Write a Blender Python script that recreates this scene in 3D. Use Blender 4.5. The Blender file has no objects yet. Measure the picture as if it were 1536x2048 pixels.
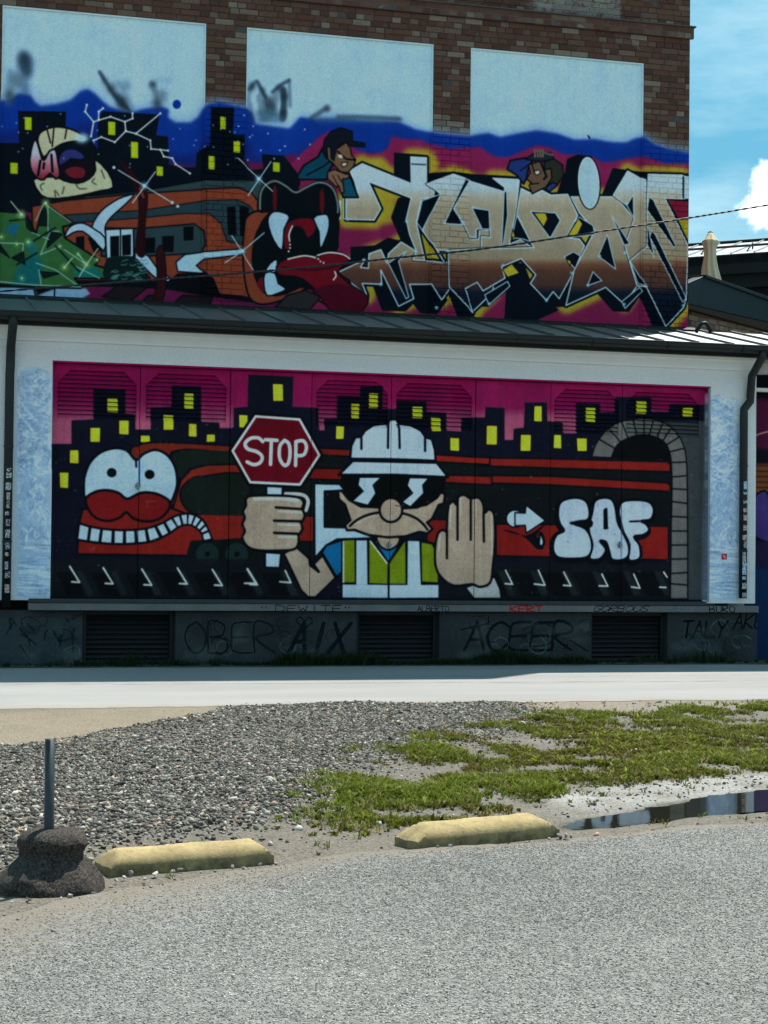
import bpy, math, random
import numpy as np
from mathutils import Vector, Matrix, Euler

SC = bpy.context.scene
COL = SC.collection
random.seed(11)
RNG = np.random.default_rng(5)

# ------------------------------------------------------------ camera
FPX, EYE = 3600.0, 1.54
YAW, PITCH, ROLL = math.atan(FPX/13000), math.atan(91/FPX), .0115
fw = Vector((math.sin(YAW)*math.cos(PITCH), math.cos(YAW)*math.cos(PITCH), math.sin(PITCH)))
rt = Vector((math.cos(YAW), -math.sin(YAW), 0)); up = rt.cross(fw)
CR = math.cos(ROLL)*rt+math.sin(ROLL)*up; CU = math.cos(ROLL)*up-math.sin(ROLL)*rt
cd = bpy.data.cameras.new('camera'); cam = bpy.data.objects.new('camera', cd); COL.objects.link(cam)
cd.sensor_fit = 'VERTICAL'; cd.sensor_height = 36; cd.lens = FPX/2048*36; cd.clip_end = 2000; cd.clip_start = .1
cam.matrix_world = Matrix(((CR.x, CU.x, -fw.x, 0), (CR.y, CU.y, -fw.y, 0), (CR.z, CU.z, -fw.z, EYE), (0, 0, 0, 1)))
SC.camera = cam

# ------------------------------------------------------------ light
SUN_H = Vector((.70, .72)).normalized()            # the sun stands behind the building, to the right
SUN_EL = math.radians(64.0)
SKY_STRENGTH, SUN_STRENGTH, EXPOSURE = .108, 4.0, 1.20
world = bpy.data.worlds.new('World'); SC.world = world; world.use_nodes = True
wn, wl = world.node_tree.nodes, world.node_tree.links
bg = wn['Background']; bg.inputs[1].default_value = SKY_STRENGTH
sky = wn.new('ShaderNodeTexSky'); sky.sky_type = 'NISHITA'; sky.sun_disc = False
sky.sun_elevation = SUN_EL; sky.sun_rotation = math.atan2(SUN_H.x, SUN_H.y)
sky.air_density = 1.0; sky.dust_density = .0; sky.ozone_density = 1.0
wtc = wn.new('ShaderNodeTexCoord')
def wnode(t, **k):
    n = wn.new(t)
    for a, v in k.items(): setattr(n, a, v)
    return n
def wmath(op, a, b=None, c=None):
    n = wnode('ShaderNodeMath', operation=op)
    for i, v in enumerate((a, b, c)):
        if v is None: continue
        if isinstance(v, (int, float)): n.inputs[i].default_value = v
        else: wl.new(v, n.inputs[i])
    return n.outputs[0]
# thin streaky cloud all over the dome, and cumulus low over the roofs
wmp = wnode('ShaderNodeMapping'); wmp.inputs['Scale'].default_value = (2.2, 2.2, 7.0)
wl.new(wtc.outputs['Generated'], wmp.inputs[0])
wnz = wnode('ShaderNodeTexNoise'); wnz.inputs['Scale'].default_value = 2.4; wnz.inputs['Detail'].default_value = 7; wnz.inputs['Roughness'].default_value = .58
wl.new(wmp.outputs[0], wnz.inputs['Vector'])
streak = wnode('ShaderNodeMapRange'); streak.inputs[1].default_value = .42; streak.inputs[2].default_value = .70; streak.inputs[3].default_value = 0.0; streak.inputs[4].default_value = 1.0
wl.new(wnz.outputs['Fac'], streak.inputs[0])
CUM = (fw*FPX+CR*(1562-768)-CU*(412-1024)).normalized()
def cumulus(d, size, amp=.5):
    dp = wnode('ShaderNodeVectorMath', operation='DISTANCE'); dp.inputs[1].default_value = d
    wl.new(wtc.outputs['Generated'], dp.inputs[0])
    nz = wnode('ShaderNodeTexNoise'); nz.inputs['Scale'].default_value = .55/size; nz.inputs['Detail'].default_value = 9; nz.inputs['Roughness'].default_value = .62
    wl.new(wtc.outputs['Generated'], nz.inputs['Vector'])
    a = wmath('MULTIPLY_ADD', nz.outputs['Fac'], size*1.5*amp*2, dp.outputs['Value'])
    mr = wnode('ShaderNodeMapRange'); mr.interpolation_type = 'SMOOTHSTEP'
    mr.inputs[1].default_value = size*(1.75*amp*2*.5+.36); mr.inputs[2].default_value = size*(1.75*amp*2*.5+.20); mr.inputs[3].default_value = 0; mr.inputs[4].default_value = 1
    wl.new(a, mr.inputs[0]); return mr.outputs[0]
hz_ = wnode('ShaderNodeSeparateXYZ'); wl.new(wtc.outputs['Generated'], hz_.inputs[0])
low = wnode('ShaderNodeMapRange'); low.inputs[1].default_value = .34; low.inputs[2].default_value = .17; low.inputs[3].default_value = 0; low.inputs[4].default_value = .8
wl.new(hz_.outputs[2], low.inputs[0])
cum = cumulus(CUM, .045)
for k in range(11):                                 # bigger clouds out of view, added to lift the light on the facade
    a = YAW+.80+k*.47
    cum = wmath('MAXIMUM', cum, cumulus(Vector((math.sin(a), math.cos(a), (.22, .42, .30)[k % 3])).normalized(), (.20, .25, .17)[k % 3]))
# an even high veil over the whole dome, streaked; cumulus on top of it
veil = wnode('ShaderNodeMixRGB'); wl.new(streak.outputs[0], veil.inputs[0]); veil.inputs[1].default_value = (.58, 2.05, 2.95, 1); veil.inputs[2].default_value = (2.3, 3.55, 4.0, 1)
mix0 = wnode('ShaderNodeMixRGB'); mix0.inputs[0].default_value = .95; wl.new(sky.outputs[0], mix0.inputs[1]); wl.new(veil.outputs[0], mix0.inputs[2])
mix = wnode('ShaderNodeMixRGB'); wl.new(cum, mix.inputs[0]); wl.new(mix0.outputs[0], mix.inputs[1]); mix.inputs[2].default_value = (9.5, 9.7, 10.2, 1)
wl.new(mix.outputs[0], bg.inputs[0])
sd = bpy.data.lights.new('sun', 'SUN'); sd.energy = SUN_STRENGTH; sd.angle = math.radians(.55); sd.color = (1, .955, .885)
sun = bpy.data.objects.new('sun', sd); COL.objects.link(sun)
sdir = Vector((SUN_H.x*math.cos(SUN_EL), SUN_H.y*math.cos(SUN_EL), math.sin(SUN_EL)))
sun.rotation_euler = sdir.to_track_quat('Z', 'Y').to_euler(); sun.location = (10, 30, 40)
SC.view_settings.view_transform = 'Standard'; SC.view_settings.look = 'None'
SC.view_settings.exposure = EXPOSURE; SC.view_settings.gamma = 1; SC.view_settings.use_curve_mapping = False
SC.render.engine = 'CYCLES'
SC.cycles.max_bounces = 6; SC.cycles.diffuse_bounces = 3

# ------------------------------------------------------------ measuring helpers
def ray(x, y): return fw*FPX+CR*(x-768)-CU*(y-1024)
def G(x, y, z=0.0):                                 # photograph pixel -> point on the ground
    d = ray(x, y); t = (z-EYE)/d.z; return Vector((d.x*t, d.y*t, z))
def W(x, y, Y):                                     # photograph pixel -> point on the upright plane at depth Y
    d = ray(x, y); t = Y/d.y; return Vector((d.x*t, Y, EYE+d.z*t))
def Gn(x, y):
    x, y = np.asarray(x, float), np.asarray(y, float)
    d = [fw[i]*FPX+CR[i]*(x-768)-CU[i]*(y-1024) for i in range(3)]; t = -EYE/d[2]
    return np.stack([d[0]*t, d[1]*t], -1)
def Wn(x, y, Y):
    d = [fw[i]*FPX+CR[i]*(x-768)-CU[i]*(y-1024) for i in range(3)]; t = Y/d[1]
    return d[0]*t, EYE+d[2]*t

YA = 25.13            # face of the dock building
YD = YA+.10           # face of its doors
YB = YA+2.0           # face of the brick building
ILL = np.array([.43, .58, .76])                     # colour of the open shade the photographed paint stands in

# ---------------------------------------------------------------- spray paint
# A small vector painter: the murals are drawn as shapes and strokes on the wall plane.
class Canvas:
    def __init__(s, w, h, base, tf, k):
        s.w, s.h, s.tf, s.k = w, h, tf, k          # tf: drawing point -> canvas pixel, k: stroke scale
        s.c = np.empty((h, w, 3), np.float32); s.c[:] = base; s.base0 = base
        s.a = np.zeros((h, w), np.float32)
        s.o = (0.0, 0.0, 1.0); s.rng = np.random.default_rng(4)
    def src(s, ox, oy, sc): s.o = (ox, oy, sc)
    def pts(s, p):
        p = np.asarray(p, float)
        return s.tf(p[:, 0]/s.o[2]+s.o[0], p[:, 1]/s.o[2]+s.o[1])
    @staticmethod
    def curve(p, closed, n=8):
        p = np.asarray(p, float); m = len(p)
        out = []
        for i in range(m if closed else m-1):
            if closed: a, b, c, d = p[i-1], p[i], p[(i+1) % m], p[(i+2) % m]
            else: a, b, c, d = p[max(i-1, 0)], p[i], p[i+1], p[min(i+2, m-1)]
            t = np.linspace(0, 1, n, endpoint=False)[:, None]
            out.append(.5*((2*b)+(c-a)*t+(2*a-5*b+4*c-d)*t*t+(3*b-a-3*c+d)*t**3))
        if not closed: out.append(p[-1:])
        return np.concatenate(out)
    def fillmask(s, q, pad=0):
        x0, y0 = np.floor(q.min(0)).astype(int)-1-pad; x1, y1 = np.ceil(q.max(0)).astype(int)+2+pad
        x0, y0, x1, y1 = max(x0, 0), max(y0, 0), min(x1, s.w), min(y1, s.h)
        if x1 <= x0 or y1 <= y0: return None
        m = np.zeros((y1-y0, x1-x0), np.float32); xs = np.arange(x0, x1)
        a, b = q, np.roll(q, -1, 0); S = 3
        for j in range((y1-y0)*S):
            y = y0+(j+.5)/S
            hit = (a[:, 1] <= y) != (b[:, 1] <= y)
            if not hit.any(): continue
            A, B = a[hit], b[hit]
            cx = np.sort(A[:, 0]+(y-A[:, 1])/(B[:, 1]-A[:, 1])*(B[:, 0]-A[:, 0]))
            r = m[j//S]
            for u, v in zip(cx[0::2], cx[1::2]):
                r += (np.clip(v-xs, 0, 1)-np.clip(u-xs, 0, 1))/S
        return m, x0, y0
    def blur(s, m, r):
        if r < .6: return m
        k = max(1, int(round(r*.6)))
        for _ in range(3):
            for ax in (0, 1):
                p = np.pad(m, [(k+1, k) if i == ax else (0, 0) for i in (0, 1)], mode='edge')
                c = np.cumsum(p, ax, dtype=np.float64)
                n = m.shape[ax]
                hi = np.take(c, range(2*k+1, 2*k+1+n), ax); lo = np.take(c, range(0, n), ax)
                m = ((hi-lo)/(2*k+1)).astype(np.float32)
        return m
    def lay(s, m, x0, y0, col, op=1.0, grad=None):
        h, w = m.shape; m = np.clip(m, 0, 1)*op
        sl = (slice(y0, y0+h), slice(x0, x0+w))
        if grad is not None:
            g = np.asarray(grad, float)                       # rows: drawing y, r, g, b
            xx, yy = np.meshgrid(np.arange(x0, x0+w), np.arange(y0, y0+h))
            v = s.inv(xx, yy)
            col = np.stack([np.interp(v, g[:, 0], g[:, i]) for i in (1, 2, 3)], -1)
        else: col = np.asarray(col, float)
        s.c[sl] += (col-s.c[sl])*m[..., None]
        s.a[sl] = s.a[sl]+(1-s.a[sl])*m
    def P(s, p, col=None, sm=0, soft=0, op=1.0, grad=None, line=None, lw=3, out=None, ow=0):
        if sm: p = s.curve(p, True, sm)
        if out is not None: s.S(list(p)+[p[0]], out, ow)
        q = s.pts(p)
        if col is not None or grad is not None:
            pad = int(soft*2.2*s.k)
            r = s.fillmask(q, pad)
            if r is not None:
                m, x0, y0 = r
                s.lay(s.blur(m, soft*s.k), x0, y0, col, op, grad)
        if line is not None: s.S(list(p)+[p[0]], line, lw)
    def S(s, p, col, w=3, sm=0, soft=0, op=1.0):
        if sm: p = s.curve(p, False, sm)
        q = s.pts(p); r = w*.5*s.k; pad = int(r+2+soft*2.2*s.k)
        x0, y0 = np.floor(q.min(0)).astype(int)-pad; x1, y1 = np.ceil(q.max(0)).astype(int)+pad+1
        x0, y0, x1, y1 = max(x0, 0), max(y0, 0), min(x1, s.w), min(y1, s.h)
        if x1 <= x0 or y1 <= y0: return
        m = np.zeros((y1-y0, x1-x0), np.float32)
        for a, b in zip(q[:-1], q[1:]):
            u0, v0 = np.floor(np.minimum(a, b)-r-2).astype(int); u1, v1 = np.ceil(np.maximum(a, b)+r+2).astype(int)
            u0, v0, u1, v1 = max(u0, x0), max(v0, y0), min(u1, x1), min(v1, y1)
            if u1 <= u0 or v1 <= v0: continue
            X, Y = np.meshgrid(np.arange(u0, u1)+.5, np.arange(v0, v1)+.5)
            d = b-a; L = max(d@d, 1e-9)
            t = np.clip(((X-a[0])*d[0]+(Y-a[1])*d[1])/L, 0, 1)
            D = np.hypot(X-a[0]-t*d[0], Y-a[1]-t*d[1])
            sub = m[v0-y0:v1-y0, u0-x0:u1-x0]
            np.maximum(sub, np.clip(r-D+.5, 0, 1) if r > .5 else np.clip(1-D, 0, 1)*2*r, out=sub)
        s.lay(s.blur(m, soft*s.k), x0, y0, col, op)
    def E(s, x, y, rx, ry, col, line=None, lw=3, soft=0, op=1.0, rot=0):
        t = np.linspace(0, 2*np.pi, 28, endpoint=False)
        X, Y = rx*np.cos(t), ry*np.sin(t)
        s.P(np.stack([x+X*np.cos(rot)-Y*np.sin(rot), y+X*np.sin(rot)+Y*np.cos(rot)], 1), col, line=line, lw=lw, soft=soft, op=op)
    def Rc(s, x, y, w, h, col, tilt=0, **k):
        s.P([(x-w/2, y-h/2), (x+w/2, y-h/2+tilt), (x+w/2, y+h/2+tilt), (x-w/2, y+h/2)], col, **k)
    def star(s, x, y, lines, col=(170, 200, 225), r=9):
        for a in lines: s.S(a, col, 2)
        s.E(x, y, r*2.2, r*2.2, (120, 190, 230), soft=4, op=.7)
        s.E(x, y, r, r, (205, 235, 250))

def weather(cv, seed, speck=.05, edge=True, amt=1.):
    """uneven coats, rollered patches, faded streaks and a slightly soft spray edge"""
    r = np.random.default_rng(seed)
    def fld(nx, ny):
        g = r.random((ny+2, nx+2)); yy, xx = np.linspace(0, ny, cv.h), np.linspace(0, nx, cv.w)
        iy, ix = yy.astype(int), xx.astype(int); fy, fx = (yy-iy)[:, None], (xx-ix)[None]
        fy, fx = fy*fy*(3-2*fy), fx*fx*(3-2*fx)
        a = g[np.ix_(iy, ix)]*(1-fx)+g[np.ix_(iy, ix+1)]*fx; b = g[np.ix_(iy+1, ix)]*(1-fx)+g[np.ix_(iy+1, ix+1)]*fx
        return (a*(1-fy)+b*fy-.5)*2
    soft = np.stack([cv.blur(cv.c[..., i], 1.0) for i in range(3)], -1); solid = cv.blur((cv.a > .97).astype(np.float32), 2) > .999
    cv.c += (soft-cv.c)*(.75*(solid | (cv.a < .002) | (not edge)))[..., None]
    part = (cv.a > .004) & ~solid & edge; a_ = cv.a[part][:, None]; cv.c[part] = np.clip((cv.c[part]-np.array(cv.base0)*(1-a_))/a_, 0, 255)
    A = cv.w/cv.h
    n = .5*fld(int(14*A), 14)+.35*fld(int(45*A), 45)+.3*fld(int(150*A), 150)
    st = fld(int(170*A), 5)*.5+fld(int(60*A), 3)*.5
    m = 1+amt*(.11*n+.05*st)+r.normal(0, speck, cv.c.shape[:2])
    cv.c *= m[..., None]; cv.c += np.clip(.35*n+.2*st, 0, 1)[..., None]*np.array([4, 4.5, 6])
    np.clip(cv.c, 0, 255, out=cv.c)

GLYPH = {
 'A': [[(0,1),(.5,0),(1,1)],[(.2,.62),(.8,.62)]], 'B': [[(0,1),(0,0),(.7,.05),(.8,.25),(.6,.45),(.1,.48),(.8,.55),(.95,.8),(.7,1),(0,1)]],
 'C': [[(1,.15),(.6,0),(.15,.2),(0,.55),(.25,.95),(.7,1),(1,.8)]], 'D': [[(0,1),(0,0),(.7,.1),(1,.5),(.7,.92),(0,1)]],
 'E': [[(1,0),(.1,.05),(0,.5),(.1,.95),(1,1)],[(.05,.5),(.8,.48)]], 'F': [[(1,0),(0,.03),(0,1)],[(0,.48),(.7,.45)]],
 'G': [[(1,.12),(.5,0),(.05,.3),(.05,.75),(.5,1),(.95,.8),(.95,.55),(.6,.55)]], 'H': [[(0,0),(0,1)],[(1,0),(1,1)],[(0,.5),(1,.5)]],
 'I': [[(.5,0),(.5,1)]], 'K': [[(0,0),(0,1)],[(1,0),(0,.55),(1,1)]], 'L': [[(0,0),(.05,1),(1,.95)]], 'M': [[(0,1),(.1,0),(.5,.6),(.9,0),(1,1)]],
 'N': [[(0,1),(0,0),(1,1),(1,0)]], 'O': [[(.5,0),(.08,.2),(0,.6),(.4,1),(.9,.85),(1,.35),(.6,.02),(.5,0)]], 'P': [[(0,1),(0,0),(.8,.08),(.9,.35),(.6,.52),(0,.55)]],
 'R': [[(0,1),(0,0),(.8,.1),(.85,.35),(.05,.52),(1,1)]], 'S': [[(.95,.1),(.4,0),(.05,.22),(.3,.45),(.8,.6),(.95,.85),(.5,1),(0,.9)]],
 'T': [[(0,.02),(1,0)],[(.5,0),(.5,1)]], 'U': [[(0,0),(.05,.8),(.5,1),(.95,.8),(1,0)]], 'V': [[(0,0),(.5,1),(1,0)]],
 'W': [[(0,0),(.25,1),(.5,.4),(.75,1),(1,0)]], 'X': [[(0,0),(1,1)],[(1,0),(0,1)]], 'Y': [[(0,0),(.5,.5),(1,0)],[(.5,.5),(.35,1)]], 'Z': [[(0,0),(1,0),(0,1),(1,1)]],
}
def tag_text(cv, txt, x, y, w, h, col, lw, gap=.3, slant=0, sm=4, op=1.0, soft=0):
    n = len(txt); cw = w/(n+(n-1)*gap)
    for i, ch in enumerate(txt):
        for st in GLYPH.get(ch, []):
            p = [(x+i*cw*(1+gap)+a*cw+slant*(1-b)*h, y+b*h) for a, b in st]
            cv.S(p, col, lw, sm=sm if len(p) > 3 and ch in 'BCDEGOPRSU' else 0, op=op, soft=soft)

WH = (158, 192, 228); BK = (5, 9, 16)

def paint_lower(cv):
    """dock doors mural, plinth tags and the pillars' whitewash"""
    P, S, E, Rc = cv.P, cv.S, cv.E, cv.Rc
    navy = (11, 15, 32); red = (112, 27, 25); yel = (203, 188, 48); skin = (152, 141, 133)
    cv.src(0, 0, 1)
    # door field
    door = [(104, 722), (1416, 774), (1404, 1203), (100, 1200)]
    P(door, navy)
    mag = [(0, 108, 14, 72), (790, 108, 14, 72), (812, 118, 30, 84), (845, 148, 74, 112), (900, 150, 78, 114)]
    D = (0, 600, 2.954); Ec = (440, 720, 2.56); Fc = (960, 640, 2.667)
    P([(104, 722), (460, 736), (460, 870), (104, 890)], grad=mag)
    P([(460, 736), (950, 756), (950, 870), (460, 870)], grad=[(0, 112, 16, 74), (805, 112, 16, 74), (828, 120, 45, 90), (860, 146, 72, 110)])
    P([(950, 756), (1416, 774), (1410, 880), (950, 880)], grad=[(0, 112, 16, 74), (815, 112, 18, 76), (835, 140, 66, 106), (880, 146, 74, 112)])
    # skyline
    cv.src(*D)
    P([(300,850),(422,850),(422,710),(553,705),(553,522),(743,530),(743,670),(800,675),(800,765),(890,765),(890,635),(1015,630),(1018,505),(1190,508),(1190,720),(1295,725),(1298,757),(1372,757),(1372,1000),(300,1000)], navy)
    cv.src(*Ec)
    P([(50,350),(68,345),(70,245),(140,240),(145,75),(375,85),(370,240),(505,245),(508,360),(535,360),(535,300),(600,300),(603,180),(720,185),(720,135),(835,132),(835,250),(905,250),(905,205),(1060,210),(1060,265),(1162,270),(1162,362),(1235,365),(1240,295),(1310,295),(1310,500),(50,500)], navy)
    cv.src(*Fc)
    P([(-30,520),(25,520),(28,465),(130,470),(130,650),(175,655),(178,580),(232,575),(237,440),(355,440),(358,540),(445,545),(447,605),(515,605),(515,440),(645,445),(645,492),(720,492),(722,410),(918,412),(920,490),(1010,490),(1015,447),(1205,452),(1205,800),(-30,800)], navy)
    # lit windows
    def win(lst, t=1.5):
        for x, y, w, h in lst:
            P([(x-w/2-4, y-h/2-4), (x+w/2+4, y-h/2-2), (x+w/2+4, y+h/2+5), (x-w/2-4, y+h/2+3)], BK)
            j = cv.rng.uniform(-2, 2, 8)
            P([(x-w/2+j[0], y-h/2+j[1]), (x+w/2+j[2], y-h/2+j[3]+t), (x+w/2+j[4], y+h/2+j[5]+t), (x-w/2+j[6], y+h/2+j[7])], yel)
            S([(x-w/4, y-h/3), (x-w/5, y+h/4)], (185, 165, 30), 2, op=.6)
    cv.src(*D); win([(561,797,56,82),(731,752,56,80),(858,820,54,40),(996,722,58,88),(1138,768,46,75),(1246,815,48,42),(437,926,50,75),(378,1064,48,88),(667,620,60,82),(1118,595,55,90),(1438,716,48,72)])
    cv.src(*Ec); win([(297,167,50,85),(694,261,40,78),(789,207,46,76),(614,370,40,65),(1013,267,48,58),(1107,328,46,70),(1203,430,44,64),(1390,383,52,95)])
    cv.src(*Fc); win([(307,500,38,78),(242,655,52,85),(413,647,36,70),(543,665,48,68),(593,505,52,75),(864,465,52,65),(1110,490,52,45)])
    # train: dark body and red bands
    car = (13, 19, 21)
    cv.src(*Ec)
    P([(40,475),(640,480),(640,1010),(40,1010)], car); P([(1080,520),(1540,530),(1540,1010),(1080,1010)], car)
    cv.src(*Fc)
    P([(0,740),(1015,765),(1015,1100),(0,1090)], (12, 17, 22))
    for y0, y1, y2, y3 in ((735, 756, 778, 810), (828, 868, 868, 915)):
        P([(-10, y0), (375, y0+5), (1000, y1), (1015, y1+14), (1015, y3), (375, y2+12), (-10, y2)], red, line=BK, lw=3.5)
    P([(85,1088),(1005,1100),(1005,1280),(85,1257)], (110, 24, 24), line=BK, lw=3)
    cv.src(*Ec)
    P([(500,450),(690,458),(690,495),(500,487)], (102, 26, 22), line=BK, lw=3.5)
    P([(1090,483),(1300,497),(1380,499),(1380,536),(1110,522)], (122, 30, 26), line=BK, lw=3.5)
    P([(440,553),(640,556),(640,616),(440,610)], (100, 20, 22), line=BK, lw=3.5)
    P([(1140,588),(1310,592),(1390,596),(1390,640),(1150,628)], (112, 28, 26), line=BK, lw=3.5)
    P([(40,796),(480,798),(480,930),(40,926)], (106, 26, 24), line=BK, lw=3)
    P([(1060,815),(1160,818),(1400,830),(1400,1000),(1060,960)], (105, 24, 24), line=BK, lw=3)
    cv.src(*D)
    P([(770,900),(810,862),(880,842),(1040,842),(1250,853),(1440,870),(1440,908),(1300,900),(1160,885),(1070,888),(1005,918),(1060,1060),(1000,1240),(780,1200)], (96, 32, 24), sm=3, line=BK, lw=4)
    P([(1450,905),(1180,886),(1075,892),(1020,920),(1045,1000),(1060,1050),(1120,995),(1200,972),(1450,968)], (17, 27, 24), sm=3)
    P([(1450,970),(1220,975),(1130,1000),(1070,1065),(1020,1240),(1080,1268),(1450,1275),(1450,1040)], (112, 34, 26), line=BK, lw=3)
    P([(1450,1037),(1200,1040),(1120,1062),(1065,1130),(1085,1215),(1170,1268),(1450,1274)], (17, 26, 24), sm=4, line=BK, lw=3)
    P([(1000,1235),(1090,1268),(1450,1276),(1450,1425),(1120,1425)], (112, 28, 25))
    # the train's face
    P([(488,1235),(470,1310),(455,1502),(1118,1510),(1130,1450),(1240,1420),(1215,1320),(1080,1255),(1000,1225)], (112, 26, 24), line=BK, lw=4)
    P([(1120,1440),(1160,1420),(1300,1415),(1470,1420),(1470,1580),(1130,1575)], (10, 16, 19), sm=3)
    for x in (1225, 1398):
        E(x, 1502, 70, 70, (21, 37, 41), line=(10, 16, 20), lw=2); E(x, 1502, 15, 16, (6, 10, 13))
    eye = [(495,1100),(502,1035),(532,960),(595,900),(680,875),(750,890),(803,945),(850,908),(920,886),(990,918),(1035,990),(1047,1080),(1030,1150),(1005,1197),(960,1160),(900,1140),(830,1140),(752,1175),(700,1140),(630,1124),(560,1135),(505,1180)]
    P(eye, (150, 188, 226), sm=4, line=BK, lw=5)
    P([(505,1180),(560,1135),(630,1124),(700,1140),(752,1175),(830,1140),(900,1140),(960,1160),(1005,1197),(985,1255),(930,1298),(860,1308),(790,1292),(745,1255),(700,1290),(620,1305),(545,1270)], (105, 20, 24), sm=4, line=BK, lw=5)
    S([(803,945),(805,985)], BK, 4); S([(823,930),(823,1100)], (20, 60, 130), 3)
    for x, y in ((660, 1020), (884, 1031)): E(x, y, 29, 28, (9, 12, 16))
    S([(865,1190),(918,1190)], (125, 50, 50), 2); S([(868,1190),(870,1230)], (125, 50, 50), 2)
    top = cv.curve([(466,1320),(560,1347),(700,1362),(850,1355),(950,1325),(1030,1282),(1100,1264),(1160,1277),(1210,1322),(1252,1415)], False, 12)
    bot = cv.curve([(458,1415),(560,1430),(700,1440),(850,1432),(930,1412),(1010,1370),(1060,1335),(1110,1325),(1150,1338),(1190,1372),(1205,1420)], False, 11)
    P(np.concatenate([top, bot[::-1]]), BK, line=BK, lw=6)
    def along(c):
        L = np.concatenate([[0], np.cumsum(np.hypot(*np.diff(c, axis=0).T))]); L /= L[-1]
        return lambda t: np.array([np.interp(t, L, c[:, 0]), np.interp(t, L, c[:, 1])])
    ft, fb = along(top), along(bot)
    cuts = np.cumsum([0,.078,.078,.078,.075,.073,.07,.066,.063,.06,.056,.053,.05,.048,.046,.044,.062]); cuts /= cuts[-1]
    for a, b in zip(cuts[:-1], cuts[1:]):
        g = .006; near = lambda p: bot[np.argmin(np.hypot(*(bot-p).T))]; q = [ft(a+g), ft(b-g), near(ft(b-g)), near(ft(a+g))]; c = sum(q)/4
        P([c+(v-c)*.88 for v in q], (158, 190, 225))
    # rails and sleepers
    cv.src(0, 0, 1)
    P([(100,1118),(600,1118),(640,1203),(100,1203)], (14, 19, 24), op=.8)
    P([(880,1120),(1340,1128),(1340,1203),(880,1203)], (14, 19, 25), op=.8)
    for x in list(range(112, 560, 68))+[955]+list(range(1020, 1330, 62)):
        P([(x,1145),(x+40,1145),(x+62,1192),(x+24,1192)], (8, 11, 16)); P([(x+40,1142),(x+52,1142),(x+76,1190),(x+62,1192)], (24, 33, 38), soft=1)
    def ell(lst):
        for a in lst: S(a, (190, 205, 215), 3.2)
    cv.src(*D); ell([[(x,y),(x+58,y+95),(x+12,y+92)] for x, y in ((412,1573),(610,1582),(838,1590),(1048,1583),(1255,1592),(1462,1588))])
    cv.src(*Ec); ell([[(333,1078),(362,1140),(305,1135)],[(138,1070),(183,1143),(125,1143)]])
    cv.src(*Fc); ell([[(135,1335),(172,1410),(133,1406)],[(310,1335),(345,1415),(288,1408)],[(447,1345),(485,1418),(445,1415)],[(650,1355),(682,1420),(636,1418)],[(820,1355),(853,1430),(808,1424)],[(980,1345),(998,1372)],[(958,1425),(992,1427)]])
    # tunnel arch
    cv.src(*Fc)
    P([(880,535),(1205,540),(1205,1492),(1020,1490),(1090,700)], (46, 56, 64))
    P([(700,735),(730,670),(790,630),(870,612),(940,625),(990,660),(1015,720),(1018,750),(700,740)], (7, 9, 13))
    ao = cv.curve([(595,730),(622,655),(680,585),(760,540),(870,524),(970,540),(1042,590),(1082,660),(1100,740),(1106,900),(1108,1200),(1108,1488)], False, 8)
    ai = cv.curve([(700,735),(730,670),(790,630),(870,612),(940,625),(990,660),(1015,720),(1022,790),(1024,900),(1020,1100),(1018,1300),(1014,1488)], False, 8)
    P(np.concatenate([ao, ai[::-1]]), (84, 89, 95), line=BK, lw=3)
    fo, fi = along(ao), along(ai)
    for t in (.07,.125,.175,.22,.26,.295,.33,.368,.41,.455,.505,.555,.605,.655,.705,.755,.805,.855,.905,.95):
        p = fo(t); S([p, ai[np.argmin(np.hypot(*(ai-p).T))]], BK, 3)
    # worker
    cv.src(*Ec)
    P([(483,632),(612,635),(640,668),(535,672),(535,855),(640,858),(700,876),(800,912),(600,918),(545,948),(485,1015)], (150, 188, 226), line=BK, lw=4)
    P([(537,672),(620,672),(660,720),(640,856),(537,854)], (9, 14, 17))
    P([(230,985),(312,990),(305,1065),(230,1062)], WH, line=BK, lw=4)
    P([(237,640),(320,645),(318,700),(237,700)], WH, line=BK, lw=4)
    P([(325,990),(390,958),(455,1015),(460,1050),(505,1085),(480,1045),(525,1000),(592,1115),(490,1215),(450,1215),(415,1180)], skin, line=BK, lw=4.5)
    S([(458,1018),(480,1045),(508,1085)], BK, 4)
    S([(335,685),(420,690),(450,720),(440,770)], BK, 13, sm=4); S([(335,685),(420,690),(450,720),(440,770)], (170, 180, 190), 7, sm=4)
    P([(165,695),(300,694),(400,703),(427,730),(420,760),(432,790),(425,820),(412,838),(422,862),(408,888),(400,900),(402,930),(385,965),(330,975),(200,975),(140,955),(113,910),(126,878),(114,840),(126,808),(117,775),(132,745),(132,712)], skin, sm=4, line=BK, lw=5)
    S([(175,712),(300,710),(395,718)], (185, 195, 205), 6, sm=4, op=.8)
    for a in ([(285,755),(425,764)],[(276,823),(422,826)],[(276,885),(400,890)]): S(a, BK, 5)
    for a in ([(300,775),(415,780)],[(300,842),(408,845)],[(300,905),(392,907)]): S(a, (182, 184, 186), 4, op=.8)
    P([(522,985),(545,948),(625,922),(625,1085),(597,1112)], (12, 92, 150), line=BK, lw=4)
    P([(620,922),(700,912),(1030,918),(1100,935),(1118,1000),(1118,1220),(622,1220)], BK)
    gr = (98, 122, 20)
    for q in ([(632,925),(688,922),(690,1138),(632,1138)],[(765,922),(858,1042),(856,1146),(765,1142)],[(868,1042),(948,928),(950,1146),(868,1146)],[(1032,935),(1085,945),(1112,1005),(1115,1138),(1035,1134)]): P(q, gr)
    for a in ([(632,930),(632,1138)],[(770,928),(855,1040)]): S(a, (190, 200, 205), 3)
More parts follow.
